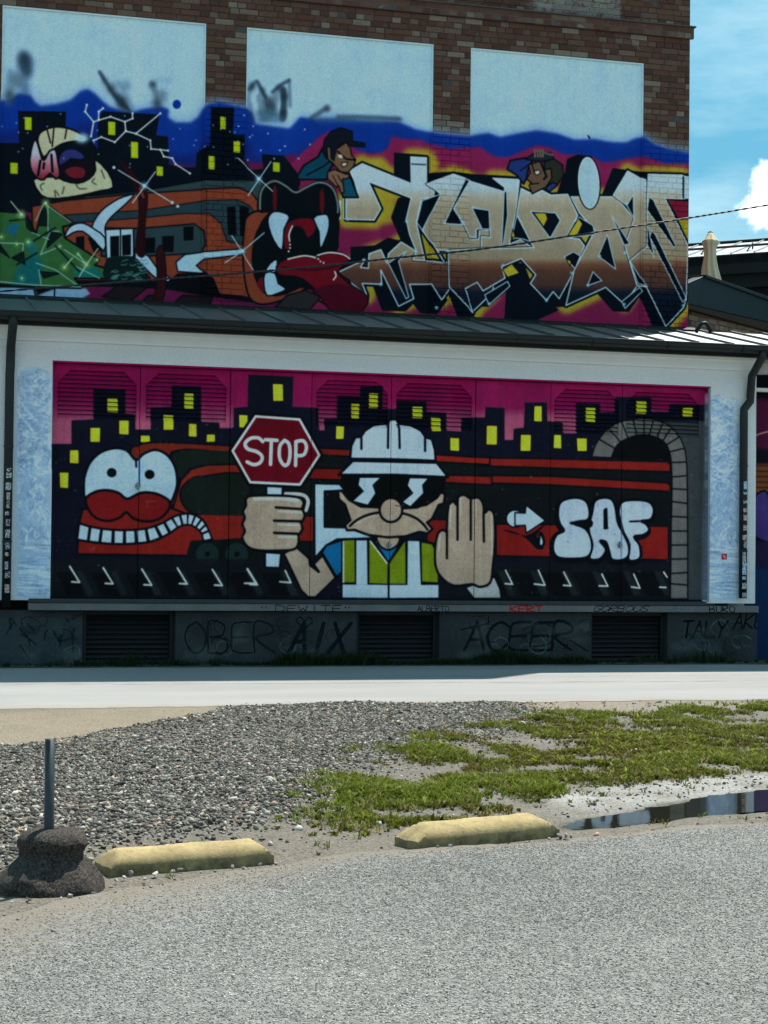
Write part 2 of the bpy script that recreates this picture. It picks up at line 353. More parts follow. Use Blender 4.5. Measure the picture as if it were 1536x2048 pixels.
    for q in ([(698,924),(752,924),(755,1150),(698,1150)],[(962,926),(1020,928),(1028,1152),(960,1152)],[(628,1150),(858,1152),(858,1218),(628,1216)],[(868,1152),(1118,1152),(1118,1216),(868,1218)]): P(q, WH)
    P([(788,924),(862,1036),(932,924)], (12, 95, 155), line=BK, lw=3)
    P([(806,900),(912,902),(910,945),(865,972),(820,952)], skin, sm=3, line=BK, lw=4)
    P([(605,672),(622,668),(660,715),(720,750),(820,755),(920,760),(1010,755),(1090,715),(1128,672),(1152,690),(1146,735),(1120,742),(1085,815),(1060,832),(1088,865),(1062,888),(1020,880),(950,903),(860,908),(760,896),(690,870),(650,872),(640,845),(668,820),(640,740),(608,712)], skin, line=BK, lw=5)
    P([(618,590),(1160,598),(1150,660),(1115,710),(1060,747),(990,760),(900,750),(815,748),(730,745),(660,710),(622,650)], (5, 8, 10))
    for q in ([(715,602),(822,602),(782,640),(797,682),(757,742),(680,722),(735,672),(708,640)],[(972,604),(1066,606),(1036,640),(1042,682),(975,750),(935,727),(988,682),(960,642)]): P(q, WH, line=BK, lw=1.5)
    S([(665,850),(700,820),(760,792),(830,780),(930,784),(1000,808),(1040,840),(1062,868)], BK, 5, sm=4)
    S([(690,842),(760,805),(830,793)], (175, 175, 175), 3, op=.6)
    E(875, 768, 58, 62, skin, line=BK, lw=5); S([(897,745),(932,750)], (60, 60, 60), 2)
    P([(608,588),(680,516),(1110,526),(1168,600),(900,588)], (160, 192, 228), line=BK, lw=5)
    P([(666,506),(672,440),(692,396),(722,393),(742,362),(785,334),(862,322),(870,304),(904,304),(914,322),(980,334),(1030,362),(1052,395),(1085,405),(1100,460),(1104,516),(880,508)], (160, 192, 228), line=BK, lw=5)
    for a in ([(862,320),(860,450)],[(917,328),(920,450)],[(724,400),(724,455)],[(1050,398),(1050,465)]): S(a, BK, 5)
    P([(1255,1165),(1405,1110),(1432,1170),(1440,1222),(1300,1222)], (150, 165, 180), line=BK, lw=4)
    P([(1116,890),(1140,870),(1160,872),(1165,780),(1178,735),(1196,725),(1214,742),(1220,702),(1250,690),(1280,708),(1300,706),(1325,706),(1345,735),(1353,782),(1375,765),(1400,785),(1406,850),(1405,950),(1395,1060),(1382,1140),(1330,1162),(1288,1148),(1200,1156),(1140,1120),(1105,1060),(1102,960)], skin, sm=3, line=BK, lw=5)
    for a in ([(1216,735),(1216,920)],[(1284,710),(1284,920)],[(1348,780),(1350,930)],[(1162,870),(1162,1015)]): S(a, BK, 5)
    for a in ([(1180,745),(1178,860)],[(1232,708),(1232,800)],[(1308,716),(1306,800)],[(1388,790),(1392,1000)],[(1128,890),(1120,980)]): S(a, (185, 188, 192), 3, op=.7)
    # stop sign
    P([(58,465),(178,283),(410,300),(515,487),(412,645),(150,632)], (82, 9, 25), line=BK, lw=11)
    P([(64,465),(182,289),(406,305),(508,487),(408,638),(154,626)], (82, 9, 25), line=(205, 212, 225), lw=4.5)
    w = (212, 218, 228)
    S([(218,418),(195,399),(155,402),(128,428),(142,456),(188,470),(215,495),(205,525),(172,536),(138,522)], w, 6.6, sm=4)
    S([(232,408),(292,412)], w, 6.6); S([(262,410),(258,534)], w, 6.6)
    S([(330,412),(306,440),(304,500),(326,538),(348,530),(358,480),(352,430),(330,412)], w, 6.6, sm=4)
    S([(388,418),(386,540)], w, 6.6); S([(388,418),(425,414),(442,445),(428,485),(388,490)], w, 6.6, sm=4)
    # arrow, drop, lettering
    cv.src(*Fc)
    P([(120,1120),(240,1150),(330,1100),(360,1080),(300,1150),(340,1215),(300,1220),(250,1170),(180,1130)], BK, sm=3)
    E(185, 1060, 46, 46, (160, 195, 230), line=BK, lw=3); P([(185,1028),(240,1030),(245,988),(347,1070),(245,1137),(240,1095),(185,1098)], (160, 195, 230), line=BK, lw=3)
    P([(322,1135),(340,1180),(332,1205),(316,1205),(312,1180)], WH, sm=3, line=BK, lw=6)
    sl = [(500,948),(560,962),(583,1010),(578,1062),(530,1080),(498,1086),(560,1112),(590,1160),(597,1220),(577,1260),(530,1272),(430,1270),(395,1242),(391,1190),(410,1145),(448,1124),(428,1090),(416,1040),(430,972)]
    al = [(598,1030),(612,968),(655,948),(702,957),(722,1000),(735,1080),(765,1140),(792,1200),(792,1255),(760,1280),(705,1278),(690,1235),(672,1185),(640,1180),(672,1225),(640,1274),(585,1272),(600,1200),(580,1115)]
    fl = [(740,1020),(760,970),(830,960),(900,970),(927,1010),(912,1062),(860,1072),(885,1088),(902,1120),(872,1146),(822,1156),(850,1200),(856,1260),(832,1282),(792,1277),(797,1200),(765,1130),(752,1080)]
    for q in (sl, al, fl): P([(x-5, y+8) for x, y in q], BK, sm=4, line=BK, lw=13)
    for q in (fl, al, sl): P(q, (160, 186, 224), sm=4, line=BK, lw=5)
    P([(662,1012),(676,1005),(680,1112),(662,1114)], BK, line=BK, lw=3)
    S([(486,1086),(530,1080),(580,1066)], BK, 5, sm=4); S([(430,1118),(490,1100),(560,1130)], BK, 0.1); P([(478,1078),(590,1062),(600,1100),(560,1112),(500,1092)], BK, sm=2); S([(800,1075),(850,1073)], BK, 4)
    S([(755,985),(757,1270)], (70, 95, 150), 2, op=.7)
    # rollered wear on the light paint
    cv.src(0, 0, 1)
    for _ in range(900):
        x, y = cv.rng.uniform(110, 1400), cv.rng.uniform(800, 1195); r = cv.rng.uniform(.5, 1.7)
        E(x, y, r*cv.rng.uniform(.6, 1.8), r, (60, 80, 120) if _ % 3 else (170, 182, 195), op=cv.rng.uniform(.1, .4))
    # whitewash over old tags on the pillars
    def wash(x0, x1, y0, y1, n):
        for i in range(n):
            t = i/n; y = y0+(y1-y0)*cv.rng.random(); x = cv.rng.uniform(x0, x1)
            lo = (y-y0)/(y1-y0)
            if lo < .45: a = cv.rng.uniform(0, 6.3); q = [(x+14*np.cos(a+k*.55)*cv.rng.uniform(.5, 1.2), y+10*np.sin(a+k*.55)) for k in range(5)]
            elif lo < .75: q = [(x, y), (x+cv.rng.uniform(-12, 12), y+cv.rng.uniform(4, 14))]
            else: L = cv.rng.uniform(12, 40); q = [(x-L/2, y), (x+L/2, y+cv.rng.uniform(-2, 3))]
            q = [(min(max(u, x0), x1), v) for u, v in q]
            c = cv.rng.uniform(0, 1)
            S(q, (160+28*c, 194+22*c, 232+14*c) if cv.rng.random() < .62 else (98, 134, 182), cv.rng.uniform(2, 6), sm=3 if len(q) > 3 else 0, op=cv.rng.uniform(.2, .55))
    P([(36,745),(70,735),(100,755),(98,1195),(32,1195),(30,900)], (122, 160, 208), soft=5, op=.85)
    P([(1412,800),(1440,792),(1475,830),(1472,1200),(1406,1200)], (122, 158, 206), soft=5, op=.85)
    wash(36, 98, 745, 1190, 420); wash(1412, 1470, 795, 1195, 420)
    for i in range(60):
        y = cv.rng.uniform(990, 1200); S([(1490, y), (1511, y+1)], (150, 172, 205), 2, op=.5)
    P([(1437,1107),(1448,1107),(1448,1119),(1437,1119)], (130, 40, 60)); S([(1441,1110),(1444,1116)], (200, 190, 195), 2)
    # plinth tags
    ink = (8, 16, 22)
    P([(-20,1236),(165,1236),(168,1330),(-20,1330)], (40, 60, 70), soft=6, op=.4)
    cv.src(0, 1160, 1.969)
    tag_text(cv, 'OBER', 725, 165, 350, 120, ink, 4.2, gap=.15, op=.85)
    tag_text(cv, 'AIX', 1130, 170, 215, 115, ink, 9, gap=.25, slant=.25, op=.92)
    S([(1190,190),(1160,160),(1175,145),(1192,160),(1210,145),(1222,165),(1190,190)], ink, 4, sm=3, op=.8)
    for _ in range(16):
        x, y = cv.rng.uniform(5, 300), cv.rng.uniform(150, 270); S([(x, y), (x+cv.rng.uniform(-30, 40), y+cv.rng.uniform(-40, 40)), (x+cv.rng.uniform(-20, 60), y+cv.rng.uniform(-20, 50))], ink, cv.rng.uniform(2, 4), sm=4, op=.6)
    cv.src(756, 1160, 1.969)
    S([(560,190),(640,170),(690,200),(660,250),(590,260)], ink, 4, sm=4, op=.7)
    tag_text(cv, 'ACEER', 330, 165, 420, 110, ink, 6.5, gap=.12, slant=.12, op=.95)
    S([(315,195),(425,170),(425,145)], ink, 4, op=.9); S([(745,235),(815,280)], ink, 4, op=.9)
    tag_text(cv, 'TALY', 1180, 160, 175, 65, ink, 5.5, gap=.15, slant=.15)
    tag_text(cv, 'AKE', 1385, 130, 115, 60, ink, 4.5, gap=.2, slant=.2)
    S([(1180,250),(1260,230),(1340,250),(1470,262)], (30, 52, 62), 3, sm=4, op=.7)
    # loose overlapping scribble and drips on the plinth
    cv.src(0, 0, 1)
    for x0, x1, n in ((0, 160, 7), (356, 705, 16), (885, 1178, 15), (1340, 1512, 12)):
        for _ in range(n):
            x, y = cv.rng.uniform(x0+10, x1-10), cv.rng.uniform(1240, 1308); a = cv.rng.uniform(0, 6.3); q = []
            for k in range(int(cv.rng.integers(5, 11))):
                a += cv.rng.uniform(.3, 1.3); q.append((min(max(x, x0+3), x1-3), min(max(y, 1232), 1325))); x += 12*np.cos(a)+cv.rng.uniform(-2, 5); y += 11*np.sin(a)
            S(q, ink if cv.rng.random() < .7 else (60, 82, 92), cv.rng.uniform(.8, 2.6), sm=5, op=cv.rng.uniform(.35, .8))
        for _ in range(n//2):
            x, y = cv.rng.uniform(x0+5, x1-5), cv.rng.uniform(1240, 1300); S([(x, y), (x+.6, y+cv.rng.uniform(8, 34))], ink, .8, op=.5)
        for _ in range(n):
            E(cv.rng.uniform(x0+8, x1-8), cv.rng.uniform(1245, 1325), cv.rng.uniform(6, 26), cv.rng.uniform(5, 16), (20, 30, 36) if cv.rng.random() < .6 else (62, 78, 84), soft=5, op=.35)
    # ledge tags
    cv.src(0, 0, 1)
    tag_text(cv, 'DEWITE', 545, 1210, 130, 12, ink, 2, gap=.25); tag_text(cv, 'ALBERTO', 826, 1211, 62, 11, ink, 2, gap=.2)
    for x in (517, 525, 683, 690): E(x, 1214, 1.8, 1.8, ink)
    tag_text(cv, 'KERT', 1010, 1211, 64, 12, (120, 25, 30), 3.2, gap=.2)
    tag_text(cv, 'GORBOUS', 1174, 1211, 108, 11, ink, 2, gap=.15, slant=.6); tag_text(cv, 'VERIZ', 1325, 1211, 58, 11, (45, 75, 95), 1.8, gap=.2)
    tag_text(cv, 'BURO', 1406, 1211, 50, 13, ink, 2.6, gap=.3, sm=3)
    # neighbouring wall, dark mural
    P([(1508,745),(1600,745),(1600,1330),(1508,1330)], (14, 12, 30))
    P([(1508,790),(1600,800),(1600,900),(1508,890)], (60, 18, 52), soft=4); P([(1508,925),(1600,925),(1600,1000),(1508,1000)], (95, 60, 38), soft=3)
    for i in range(7): S([(1508,928+i*11),(1600,931+i*11)], (45, 28, 30), 3)
    S([(1508,880),(1560,860),(1600,870)], (160, 120, 130), 3, sm=4)
    P([(1560,985),(1530,995),(1516,1030),(1524,1065),(1570,1080)], (52, 42, 110), sm=4, line=BK, lw=4)
    P([(1508,1080),(1600,1085),(1600,1140),(1508,1130)], (24, 20, 52)); P([(1508,1130),(1600,1140),(1600,1330),(1508,1330)], (12, 34, 72), soft=5)

def paint_upper(cv):
    P, S, E, Rc = cv.P, cv.S, cv.E, cv.Rc
    A = (0, 0, 2.954); B = (460, 200, 2.954); C = (900, 240, 2.954)
    pale = (148, 190, 230)
    blue = (8, 44, 138); dk = (5, 12, 24); org = (116, 54, 40); slate = (40, 60, 70)
    cv.src(*A)
    # pale haze darker at top, whiter near the sprayed edge
    cv.src(0, 0, 1)
    for x in range(-40, 1340, 60): E(x+cv.rng.uniform(-20, 20), cv.rng.uniform(150, 230), 70, 40, (150, 190, 230), soft=25, op=.35)
    cv.a[:] = 0
    # sprayed blue
    cv.src(*A)
    sky_top = [(-60,600),(60,590),(110,550),(180,560),(205,600),(240,625),(330,615),(420,590),(480,535),(520,525),(560,550),(600,590),(650,630),(720,650),(780,660),(860,640),(960,630),(1000,645),(985,690),(1040,722),(1130,722),(1175,690),(1205,640),(1235,612),(1300,605),(1460,640)]
    b2 = [(1300+110+ (x-100), 118+490-40*0+ (y-18)) for x, y in []]
    o = lambda l, dx, dy: [(x+dx, y+dy) for x, y in l]
    AB = (460*2.954, 200*2.954); AC = (900*2.954, 240*2.954)
    top = sky_top+o([(130,70),(150,140),(330,165),(360,165),(420,98),(480,110),(640,108),(800,120),(1000,128),(1100,172),(1200,192),(1300,205),(1420,215)], *AB)+o([(150,88),(230,76),(300,100),(420,76),(520,60),(640,80),(740,115),(860,112),(960,130),(1050,132),(1100,108),(1150,100),(1200,140),(1280,170),(1420,195)], *AC)
    P(top+[(4250,1950),(-60,1950)], blue, soft=3.5)
    P(o(top, 0, -22)+[(4250,1000),(-60,1000)], (58, 92, 178), soft=13, op=.42); P(top+[(4250,1950),(-60,1950)], blue, soft=3.5, op=.8)
    P(o(top, 0, 40)+[(4250,1950),(-60,1950)], blue, soft=6, op=.9)
    P(o(top, 0, 190)+[(4250,1950),(-60,1950)], (16, 28, 100), soft=8, op=.7)
    P([(-60,940),(120,900),(1000,960),(1160,985),(1450,950),(1536,960),(1750,900),(1750,1950),(-60,1950)], (86, 18, 62), soft=5)
    # crimson field on the right
    cv.src(*B); BC = (440*2.954, 40*2.954)
    mg = [(330,420),(400,330),(480,262),(540,205),(600,176),(680,230),(740,285),(830,312),(890,308),(940,275),(958,212),(1050,228),(1130,230),(1200,262),(1300,288),(1370,280)]+o([(110,165),(180,152),(230,190),(290,215),(350,215),(450,172),(520,145),(600,160),(680,200),(760,200),(850,212),(900,245),(980,240),(1050,222),(1150,215),(1280,258),(1420,255)], *BC)
    P(mg+[(2800,1400),(330,1400)], (112, 27, 78), soft=3)
    P(o(mg, 0, 90)+[(2800,1400),(330,1400)], (104, 24, 62), soft=10, op=.6)
    # letters of the big piece
    T1 = [(690,577),(768,580),(740,475),(712,415),(785,372),(1075,490),(1072,332),(1165,337),(1165,492),(1205,480),(1205,570),(1135,580),(1105,720),(1155,945),(1085,940),(1105,890),(1065,790),(1045,700),(1075,575),(822,478),(895,638),(855,705),(690,700)]
    T2 = [(1165,492),(1320,437),(1398,465),(1265,730),(1378,738),(1425,822),(1475,818),(1478,765),(1560,765),(1560,890),(1425,885),(1335,935),(1318,890),(1225,885),(1268,962),(1205,858),(1140,765),(1245,555)]
    W1 = [(640,1015),(800,940),(775,985),(822,990),(825,905),(895,880),(932,960),(940,905),(1015,835),(1105,890),(1085,940),(1155,945),(1268,962),(1335,935),(1425,885),(1560,890),(1560,1130),(1440,1245),(1300,1110),(1250,1180),(1190,1085),(1065,1085),(1090,1170),(1000,1215),(895,1000),(900,1085),(785,1080),(812,1150)]
    A1 = o([(25,525),(100,350),(325,420),(328,395),(258,340),(415,348),(395,530),(355,730),(420,703),(500,755),(330,760),(190,755),(190,685),(245,690),(240,635),(160,640),(160,690),(120,690),(75,605)], *BC)
    V1 = o([(400,550),(425,400),(490,432),(550,412),(600,440),(700,435),(760,560),(690,690),(770,700),(800,740),(730,905),(650,1052),(615,1010),(575,1062),(480,962),(512,910),(425,815),(310,862),(330,930),(200,1006),(165,955),(90,995),(140,1135),(-5,985),(-10,770),(190,755),(330,755),(500,750),(480,715)], *BC)
    I1 = o([(720,450),(985,450),(1090,575),(1045,720),(1112,975),(1035,1085),(925,985),(690,1092),(740,880),(862,650),(770,545)], *BC)
    N1 = o([(970,440),(1055,297),(1158,355),(1160,620),(1165,745),(1065,830),(1040,740),(1095,575),(1050,500)], *BC)
    N2 = o([(1170,320),(1372,325),(1372,465),(1270,462),(1405,740),(1395,1060),(1380,1105),(1275,1218),(1160,985),(1110,975),(1065,830),(1165,745),(1165,450)], *BC)
    letters = [W1, T1, T2, A1, V1, I1, N1, N2]
    for q in letters: S(q+[q[0]], (150, 140, 42), 38, soft=7, op=.95)
    for x, y, r in ((900,600,80),(930,660,70),(880,390,60),(1190,380,45)): E(x, y, r, r, (150, 140, 42), soft=7, op=.9)
    # block shade behind the letters
    bl = [[(978,312),(1160,325),(1170,435),(1320,428),(1420,440),(1420,600),(978,500)],[(850,1085),(905,1235),(1040,1240),(1100,1180),(1010,1050)],[(1080,1100),(1060,1160),(1130,1250),(1220,1260),(1280,1180),(1200,1085)],
          [(1290,1130),(1350,1280),(1430,1280),(1450,1240),(1440,1120)],[(720,870),(860,860),(940,815),(1020,835),(940,920),(720,960)],[(960,690),(1000,580),(1075,560),(1060,700),(1110,890),(1020,830)]]
    for q in bl: P(q, dk, line=dk, lw=4)
    cl = [[(130,320),(420,335),(420,420),(130,400)],[(690,300),(700,230),(760,205),(840,215),(880,300),(890,450),(760,470),(640,430)],[(905,445),(970,285),(1170,312),(1412,320),(1412,470),(900,470)],[(0,990),(80,1165),(145,1155),(140,1100)],[(95,975),(165,955),(230,1095),(130,1092)],
          [(345,915),(330,1190),(480,1192),(640,1118),(560,1050),(480,960),(440,850),(380,840),(345,880)],[(880,1020),(970,1122),(1060,1125),(1140,1010),(1110,960)],[(1110,1000),(1200,1215),(1285,1222),(1340,1130),(1160,980)],[(560,1100),(680,1095),(720,1000),(640,960)],[(200,1010),(340,930),(360,980),(235,1090)]]
    cv.src(*C)
    for q in cl: P(q, dk, line=dk, lw=4)
    cv.src(*B)
    g = [(0,168,194,220),(345,168,194,220),(372,160,188,214),(396,160,158,150),(415,146,140,128),(470,142,136,126),(515,134,122,108),(527,104,70,56),(540,78,52,46),(568,66,46,44),(585,12,22,40),(640,6,14,28)]
    for q in letters: S(q+[q[0]], dk, 12)
    for q in letters:
        S(q+[q[0]], dk, 6, op=.9); P(q, grad=g); S(q+[q[0]], (165, 196, 220), 2.6)
    # black slots and yellow gaps inside the letters
    def slot(q, c=dk): P(q, c, line=(150, 185, 212), lw=2.2)
    for q in ([(1140,590),(1245,555),(1140,765),(1108,720)],[(1390,468),(1415,475),(1320,640),(1378,735),(1268,728)],[(1165,372),(1072,368),(1072,380),(1165,384)],[(675,575),(688,577),(688,698),(675,698)],[(940,960),(1045,890),(1000,950),(1060,1160),(1045,1170)],[(1440,630),(1536,650),(1536,755),(1500,750)]): slot(q)
    P([(645,590),(660,588),(660,698),(645,698)], (165, 192, 215))
    cv.src(*C)
    for q in ([(135,515),(235,530),(240,640),(195,640)],[(325,420),(340,420),(345,560),(318,740),(310,740)],[(400,560),(480,715),(440,700),(370,690)],[(480,535),(628,545),(656,590),(597,695)],[(770,570),(850,620),(862,672),(760,685),(690,690),(740,600)],[(735,775),(775,800),(745,875),(680,805)],[(960,560),(1068,728),(1035,735)],[(935,675),(985,878),(882,800)],[(850,893),(902,945),(818,975)],
              [(1050,500),(1088,440),(1092,575)],[(1175,455),(1200,470),(1335,745),(1322,752),(1165,530)],[(1165,600),(1205,808),(1165,740)],[(1192,655),(1210,670),(1395,1050),(1375,1075),(1180,690)],[(1370,330),(1385,330),(1385,465),(1370,465)],[(1070,830),(1165,985),(1115,960)],[(210,1030),(345,950),(358,978),(235,1088)],[(1040,1110),(1020,1070),(1125,985),(1138,1010)]): slot(q)
    for q in ([(500,545),(570,545),(582,580),(558,628)],[(700,680),(765,578),(788,610),(755,682)],[(365,690),(375,640),(392,688)],[(690,815),(720,830),(715,862)],[(315,880),(370,845),(415,900),(345,925)]): P(q, (168, 150, 45), line=dk, lw=2)
    P([(1280,468),(1412,475),(1412,600),(1350,590)], (108, 24, 52), line=dk, lw=2.5); P([(1350,590),(1412,590),(1412,720)], (150, 140, 42), soft=2)
    P([(1385,330),(1412,332),(1412,465),(1385,465)], (160, 188, 214))
    E(825, 367, 64, 152, dk, rot=-.06, line=dk, lw=6); E(825, 367, 60, 150, (148, 184, 214), line=(180, 205, 225), lw=2.5, rot=-.06)
    for x, y in ((75,605),(140,512),(318,855),(600,695),(890,800),(1040,780),(820,972),(575,1062),(1035,1085),(235,1082),(725,900),(1378,1095),(1050,490)): E(x, y, 9, 9, (120, 190, 225), soft=1.5, op=.9)
    cv.src(*B)
    for x, y in ((1048,712),(1100,890),(795,942),(895,1085),(1285,890),(1375,722),(698,700),(1220,1225)): E(x, y, 10, 10, (130, 195, 228), soft=1.5, op=.9)
    # figure leaning over the train
    P([(388,466),(440,382),(525,330),(548,282),(612,380),(590,410),(575,466)], (10, 58, 84), line=BK, lw=4)
    S([(455,440),(560,385),(590,360)], BK, 3); P([(640,470),(712,448),(762,572),(672,572)], (14, 66, 95), line=BK, lw=4)
    P([(575,275),(600,268),(625,290),(690,245),(716,285),(722,320),(746,348),(736,385),(700,425),(655,420),(612,370),(582,345)], (100, 76, 62), line=BK, lw=3)
    P([(548,300),(560,230),(600,180),(660,158),(728,180),(728,238),(802,250),(802,274),(720,270),(690,245),(655,258),(632,290),(618,355),(600,340),(596,275),(575,272),(572,345)], (12, 17, 30), line=BK, lw=2)
    S([(640,300),(690,345),(745,350)], BK, 4); P([(640,320),(665,318),(670,338),(648,338)], (190, 190, 180)); P([(660,368),(700,362),(690,385),(668,390)], (180, 180, 170), line=BK, lw=2)
    P([(580,422),(620,405),(680,430),(716,440),(695,462),(668,462),(678,540),(660,548),(645,502),(632,512),(602,482),(580,462)], (112, 86, 70), line=BK, lw=3)
    for a in ([(610,440),(640,500)],[(640,440),(662,480)]): S(a, BK, 2)
    # figure with raised hand
    cv.src(*C)
    P([(343,288),(360,235),(460,218),(492,238),(470,270),(455,345),(440,375),(400,322)], (26, 46, 112), line=BK, lw=4)
    S([(420,295),(470,260)], BK, 2.5)
    P([(560,245),(620,225),(672,262),(674,330),(642,372),(600,395),(570,330)], (34, 38, 32), line=BK, lw=3)
    P([(468,262),(535,238),(562,290),(602,282),(606,340),(572,392),(490,432),(472,382),(486,365),(458,345),(480,305)], (88, 70, 60), line=BK, lw=3)
    P([(500,300),(530,290),(540,310),(515,322)], (185, 185, 180), line=BK, lw=2); S([(490,260),(505,310)], BK, 3); S([(480,375),(530,370)], BK, 2.5); S([(545,255),(575,330),(560,345)], BK, 5)
    P([(450,228),(500,192),(600,188),(622,226),(535,242)], (22, 32, 52), line=BK, lw=3)
    for x in (505, 522, 538, 552): S([(x, 172), (x+2, 212)], (100, 88, 78), 4.5)
    S([(560,190),(610,202)], (75, 80, 78), 5)
    P([(568,398),(612,365),(642,380),(592,422)], (30, 48, 110), line=BK, lw=3)
    # city at night
    cv.src(*A)
    P([(-60,840),(115,840),(108,650),(392,655),(385,850),(430,760),(520,800),(580,880),(580,690),(612,652),(945,672),(925,795),(995,802),(1000,965),(1060,985),(1158,985),(1165,900),(1215,862),(1240,860),(1247,632),(1385,635),(1375,790),(1445,800),(1445,935),(1380,1000),(1480,1080),(1480,1250),(-60,1250)], dk)
    cv.src(*B)
    P([(-40,205),(88,205),(82,350),(130,410),(200,400),(190,315),(322,325),(400,425),(420,480),(400,560),(-40,560)], dk)
    cv.src(*A)
    yg = (150, 172, 22)
    for x, y, w, h in ((168,724,40,75),(84,988,44,65),(662,752,42,78),(797,880,42,95),(946,1005,38,55),(1317,724,32,72),(1399,866,38,65),(1250,958,36,80)): Rc(x, y, w, h, yg, tilt=3); S([(x-6,y-h*.3),(x+4,y+h*.3)], (175, 190, 60), 2, op=.6)
    cv.src(*B)
    for x, y, w, h in ((40,275,36,62),(277,390,40,55)): Rc(x, y, w, h, yg, tilt=4)
    cv.src(*A)
    for _ in range(40):
        x, y = cv.rng.uniform(0, 1536), cv.rng.uniform(640, 1000); E(x, y, 5, 5, (120, 160, 215), op=.8)
    cv.src(*B)
    for x, y in ((50,155),(120,215),(228,193),(328,268),(185,293),(298,293),(408,342),(476,258),(445,170),(108,350),(264,342),(140,150),(84,90)): E(x, y, 5, 5, (150, 180, 225))
    # moon with two letters
    cv.src(*A)
    E(370, 950, 195, 200, dk)
    P([(224,815),(250,770),(330,745),(420,758),(490,795),(510,830),(440,830),(360,850),(290,900),(258,922),(235,870)], (172, 172, 152), sm=4, line=BK, lw=4)
    for a in ([(280,762),(300,840)],[(320,750),(310,860)],[(395,762),(385,815)]): S(a, BK, 3)
    P([(196,1060),(245,1150),(330,1170),(480,1150),(600,1122),(672,1102),(640,1010),(562,935),(566,1000),(530,1050),(460,1078),(380,1062),(330,1040),(250,1045)], (172, 172, 150), sm=2, line=BK, lw=4)
    for a in ([(250,1120),(240,1090),(262,1080)],[(330,1160),(325,1120),(350,1150)],[(450,1085),(470,1110),(510,1110)],[(560,1050),(545,1070),(570,1085)],[(600,1000),(620,1050)],[(380,1100),(370,1140)]): S(a, (70, 78, 78), 3, sm=3)
    P([(176,940),(196,840),(214,822),(232,870),(250,935),(268,935),(292,890),(330,880),(345,960),(356,1030),(330,1052),(295,1020),(262,1056),(225,1050),(190,1010)], grad=[(270,170,182,202),(305,165,172,196),(325,170,110,140),(352,120,40,60)], sm=2, line=BK, lw=4)
    for a in ([(240,945),(226,1030)],[(305,910),(312,1010)],[(262,960),(258,990)]): S(a, BK, 5)
    P([(352,940),(380,890),(440,880),(495,915),(480,935),(420,930),(380,960),(365,985)], (38, 44, 108), sm=4)
    P([(355,975),(420,945),(500,950),(550,920),(560,1000),(520,1060),(440,1068),(380,1040)], (14, 12, 22), sm=4); P([(385,1005),(440,980),(500,995),(495,1040),(430,1045)], (95, 24, 40), sm=4); E(378, 930, 4, 4, (140,160,210))
    E(485, 812, 40, 26, (150, 200, 230), soft=6)
    # constellations
    cw = (178, 198, 214)
    for a in ([(515,615),(505,655),(555,715),(540,800)],[(555,715),(585,705),(655,685),(740,715),(745,770),(680,835),(600,805),(555,825)],[(585,700),(585,655),(610,635)],[(740,715),(785,695),(785,665)],[(745,770),(805,785),(950,665)],[(805,785),(890,825),(895,875),(995,885)],[(950,880),(970,920),(1020,930),(1040,965),(1125,1020)]):
        S(a, cw, 2.6)
        for x, y in a: E(x, y, 7, 7, cw)
    # train
    P([(500,1155),(830,1125),(1200,1060),(1560,1062),(1560,1250),(500,1230)], slate, line=BK, lw=3)
    P([(190,1215),(390,1180),(800,1140),(1200,1116),(1400,1108),(1490,1135),(1540,1200),(1540,1760),(1330,1740),(200,1640)], org, line=BK, lw=3)
    P([(380,1265),(830,1240),(1210,1182),(1400,1180),(1480,1212),(1512,1262),(1500,1420),(1440,1445),(1340,1425),(1305,1320),(1240,1262),(1100,1256),(830,1284),(440,1312)], (34, 54, 66), line=BK, lw=2)
    P([(600,1342),(830,1345),(1150,1318),(1205,1360),(1214,1440),(1190,1492),(800,1512),(600,1510)], (38, 58, 68), line=BK, lw=3)
    for q in ([(860,1402),(920,1398),(918,1490),(862,1492)],[(960,1392),(1030,1388),(1028,1484),(962,1486)],[(1086,1336),(1146,1332),(1146,1414),(1088,1418)],[(1340,1222),(1390,1218),(1398,1390),(1346,1382)],[(1414,1216),(1475,1220),(1470,1392),(1418,1392)],[(450,1395),(500,1390),(500,1480),(450,1470)],[(520,1400),(570,1395),(600,1470),(560,1500)]): P(q, BK)
    for a in ([(1220,1120),(1222,1780)],): S(a, (50, 22, 18), 2)
    P([(625,1352),(790,1345),(792,1512),(632,1525)], WH, line=BK, lw=3); P([(652,1392),(706,1388),(706,1510),(654,1512)], BK); P([(722,1386),(776,1380),(776,1502),(724,1506)], BK); S([(714,1352),(714,1515)], BK, 3)
    P([(545,1335),(600,1242),(700,1172),(792,1145),(745,1200),(655,1282),(622,1340),(626,1402),(575,1378)], (152, 186, 228), sm=3, line=BK, lw=3)
    P([(385,1400),(400,1355),(430,1325),(490,1313),(560,1350),(622,1400),(616,1478),(560,1420),(490,1362),(430,1372)], (152, 186, 228), sm=2, line=BK, lw=3)
    P([(800,1462),(880,1510),(930,1580),(1010,1640),(990,1690),(900,1620),(850,1570),(800,1522)], (150, 184, 226), line=BK, lw=3)
    P([(1440,1468),(1200,1486),(1095,1500),(1042,1545),(1052,1600),(1215,1612),(1162,1565),(1205,1530),(1440,1502)], (150, 190, 232), line=BK, lw=3)
    P([(700,940),(770,990),(830,1070),(878,1150),(862,1330),(858,1510),(800,1480),(818,1300),(806,1120)], (32, 10, 16), sm=3); S([(830,1110),(850,1160)], (110, 40, 34), 5)
    # rail bed
    P([(-60,1655),(600,1650),(1000,1655),(1050,1612),(1212,1606),(1262,1642),(1300,1735),(1540,1770),(1540,1900),(-60,1900)], (9, 10, 16))
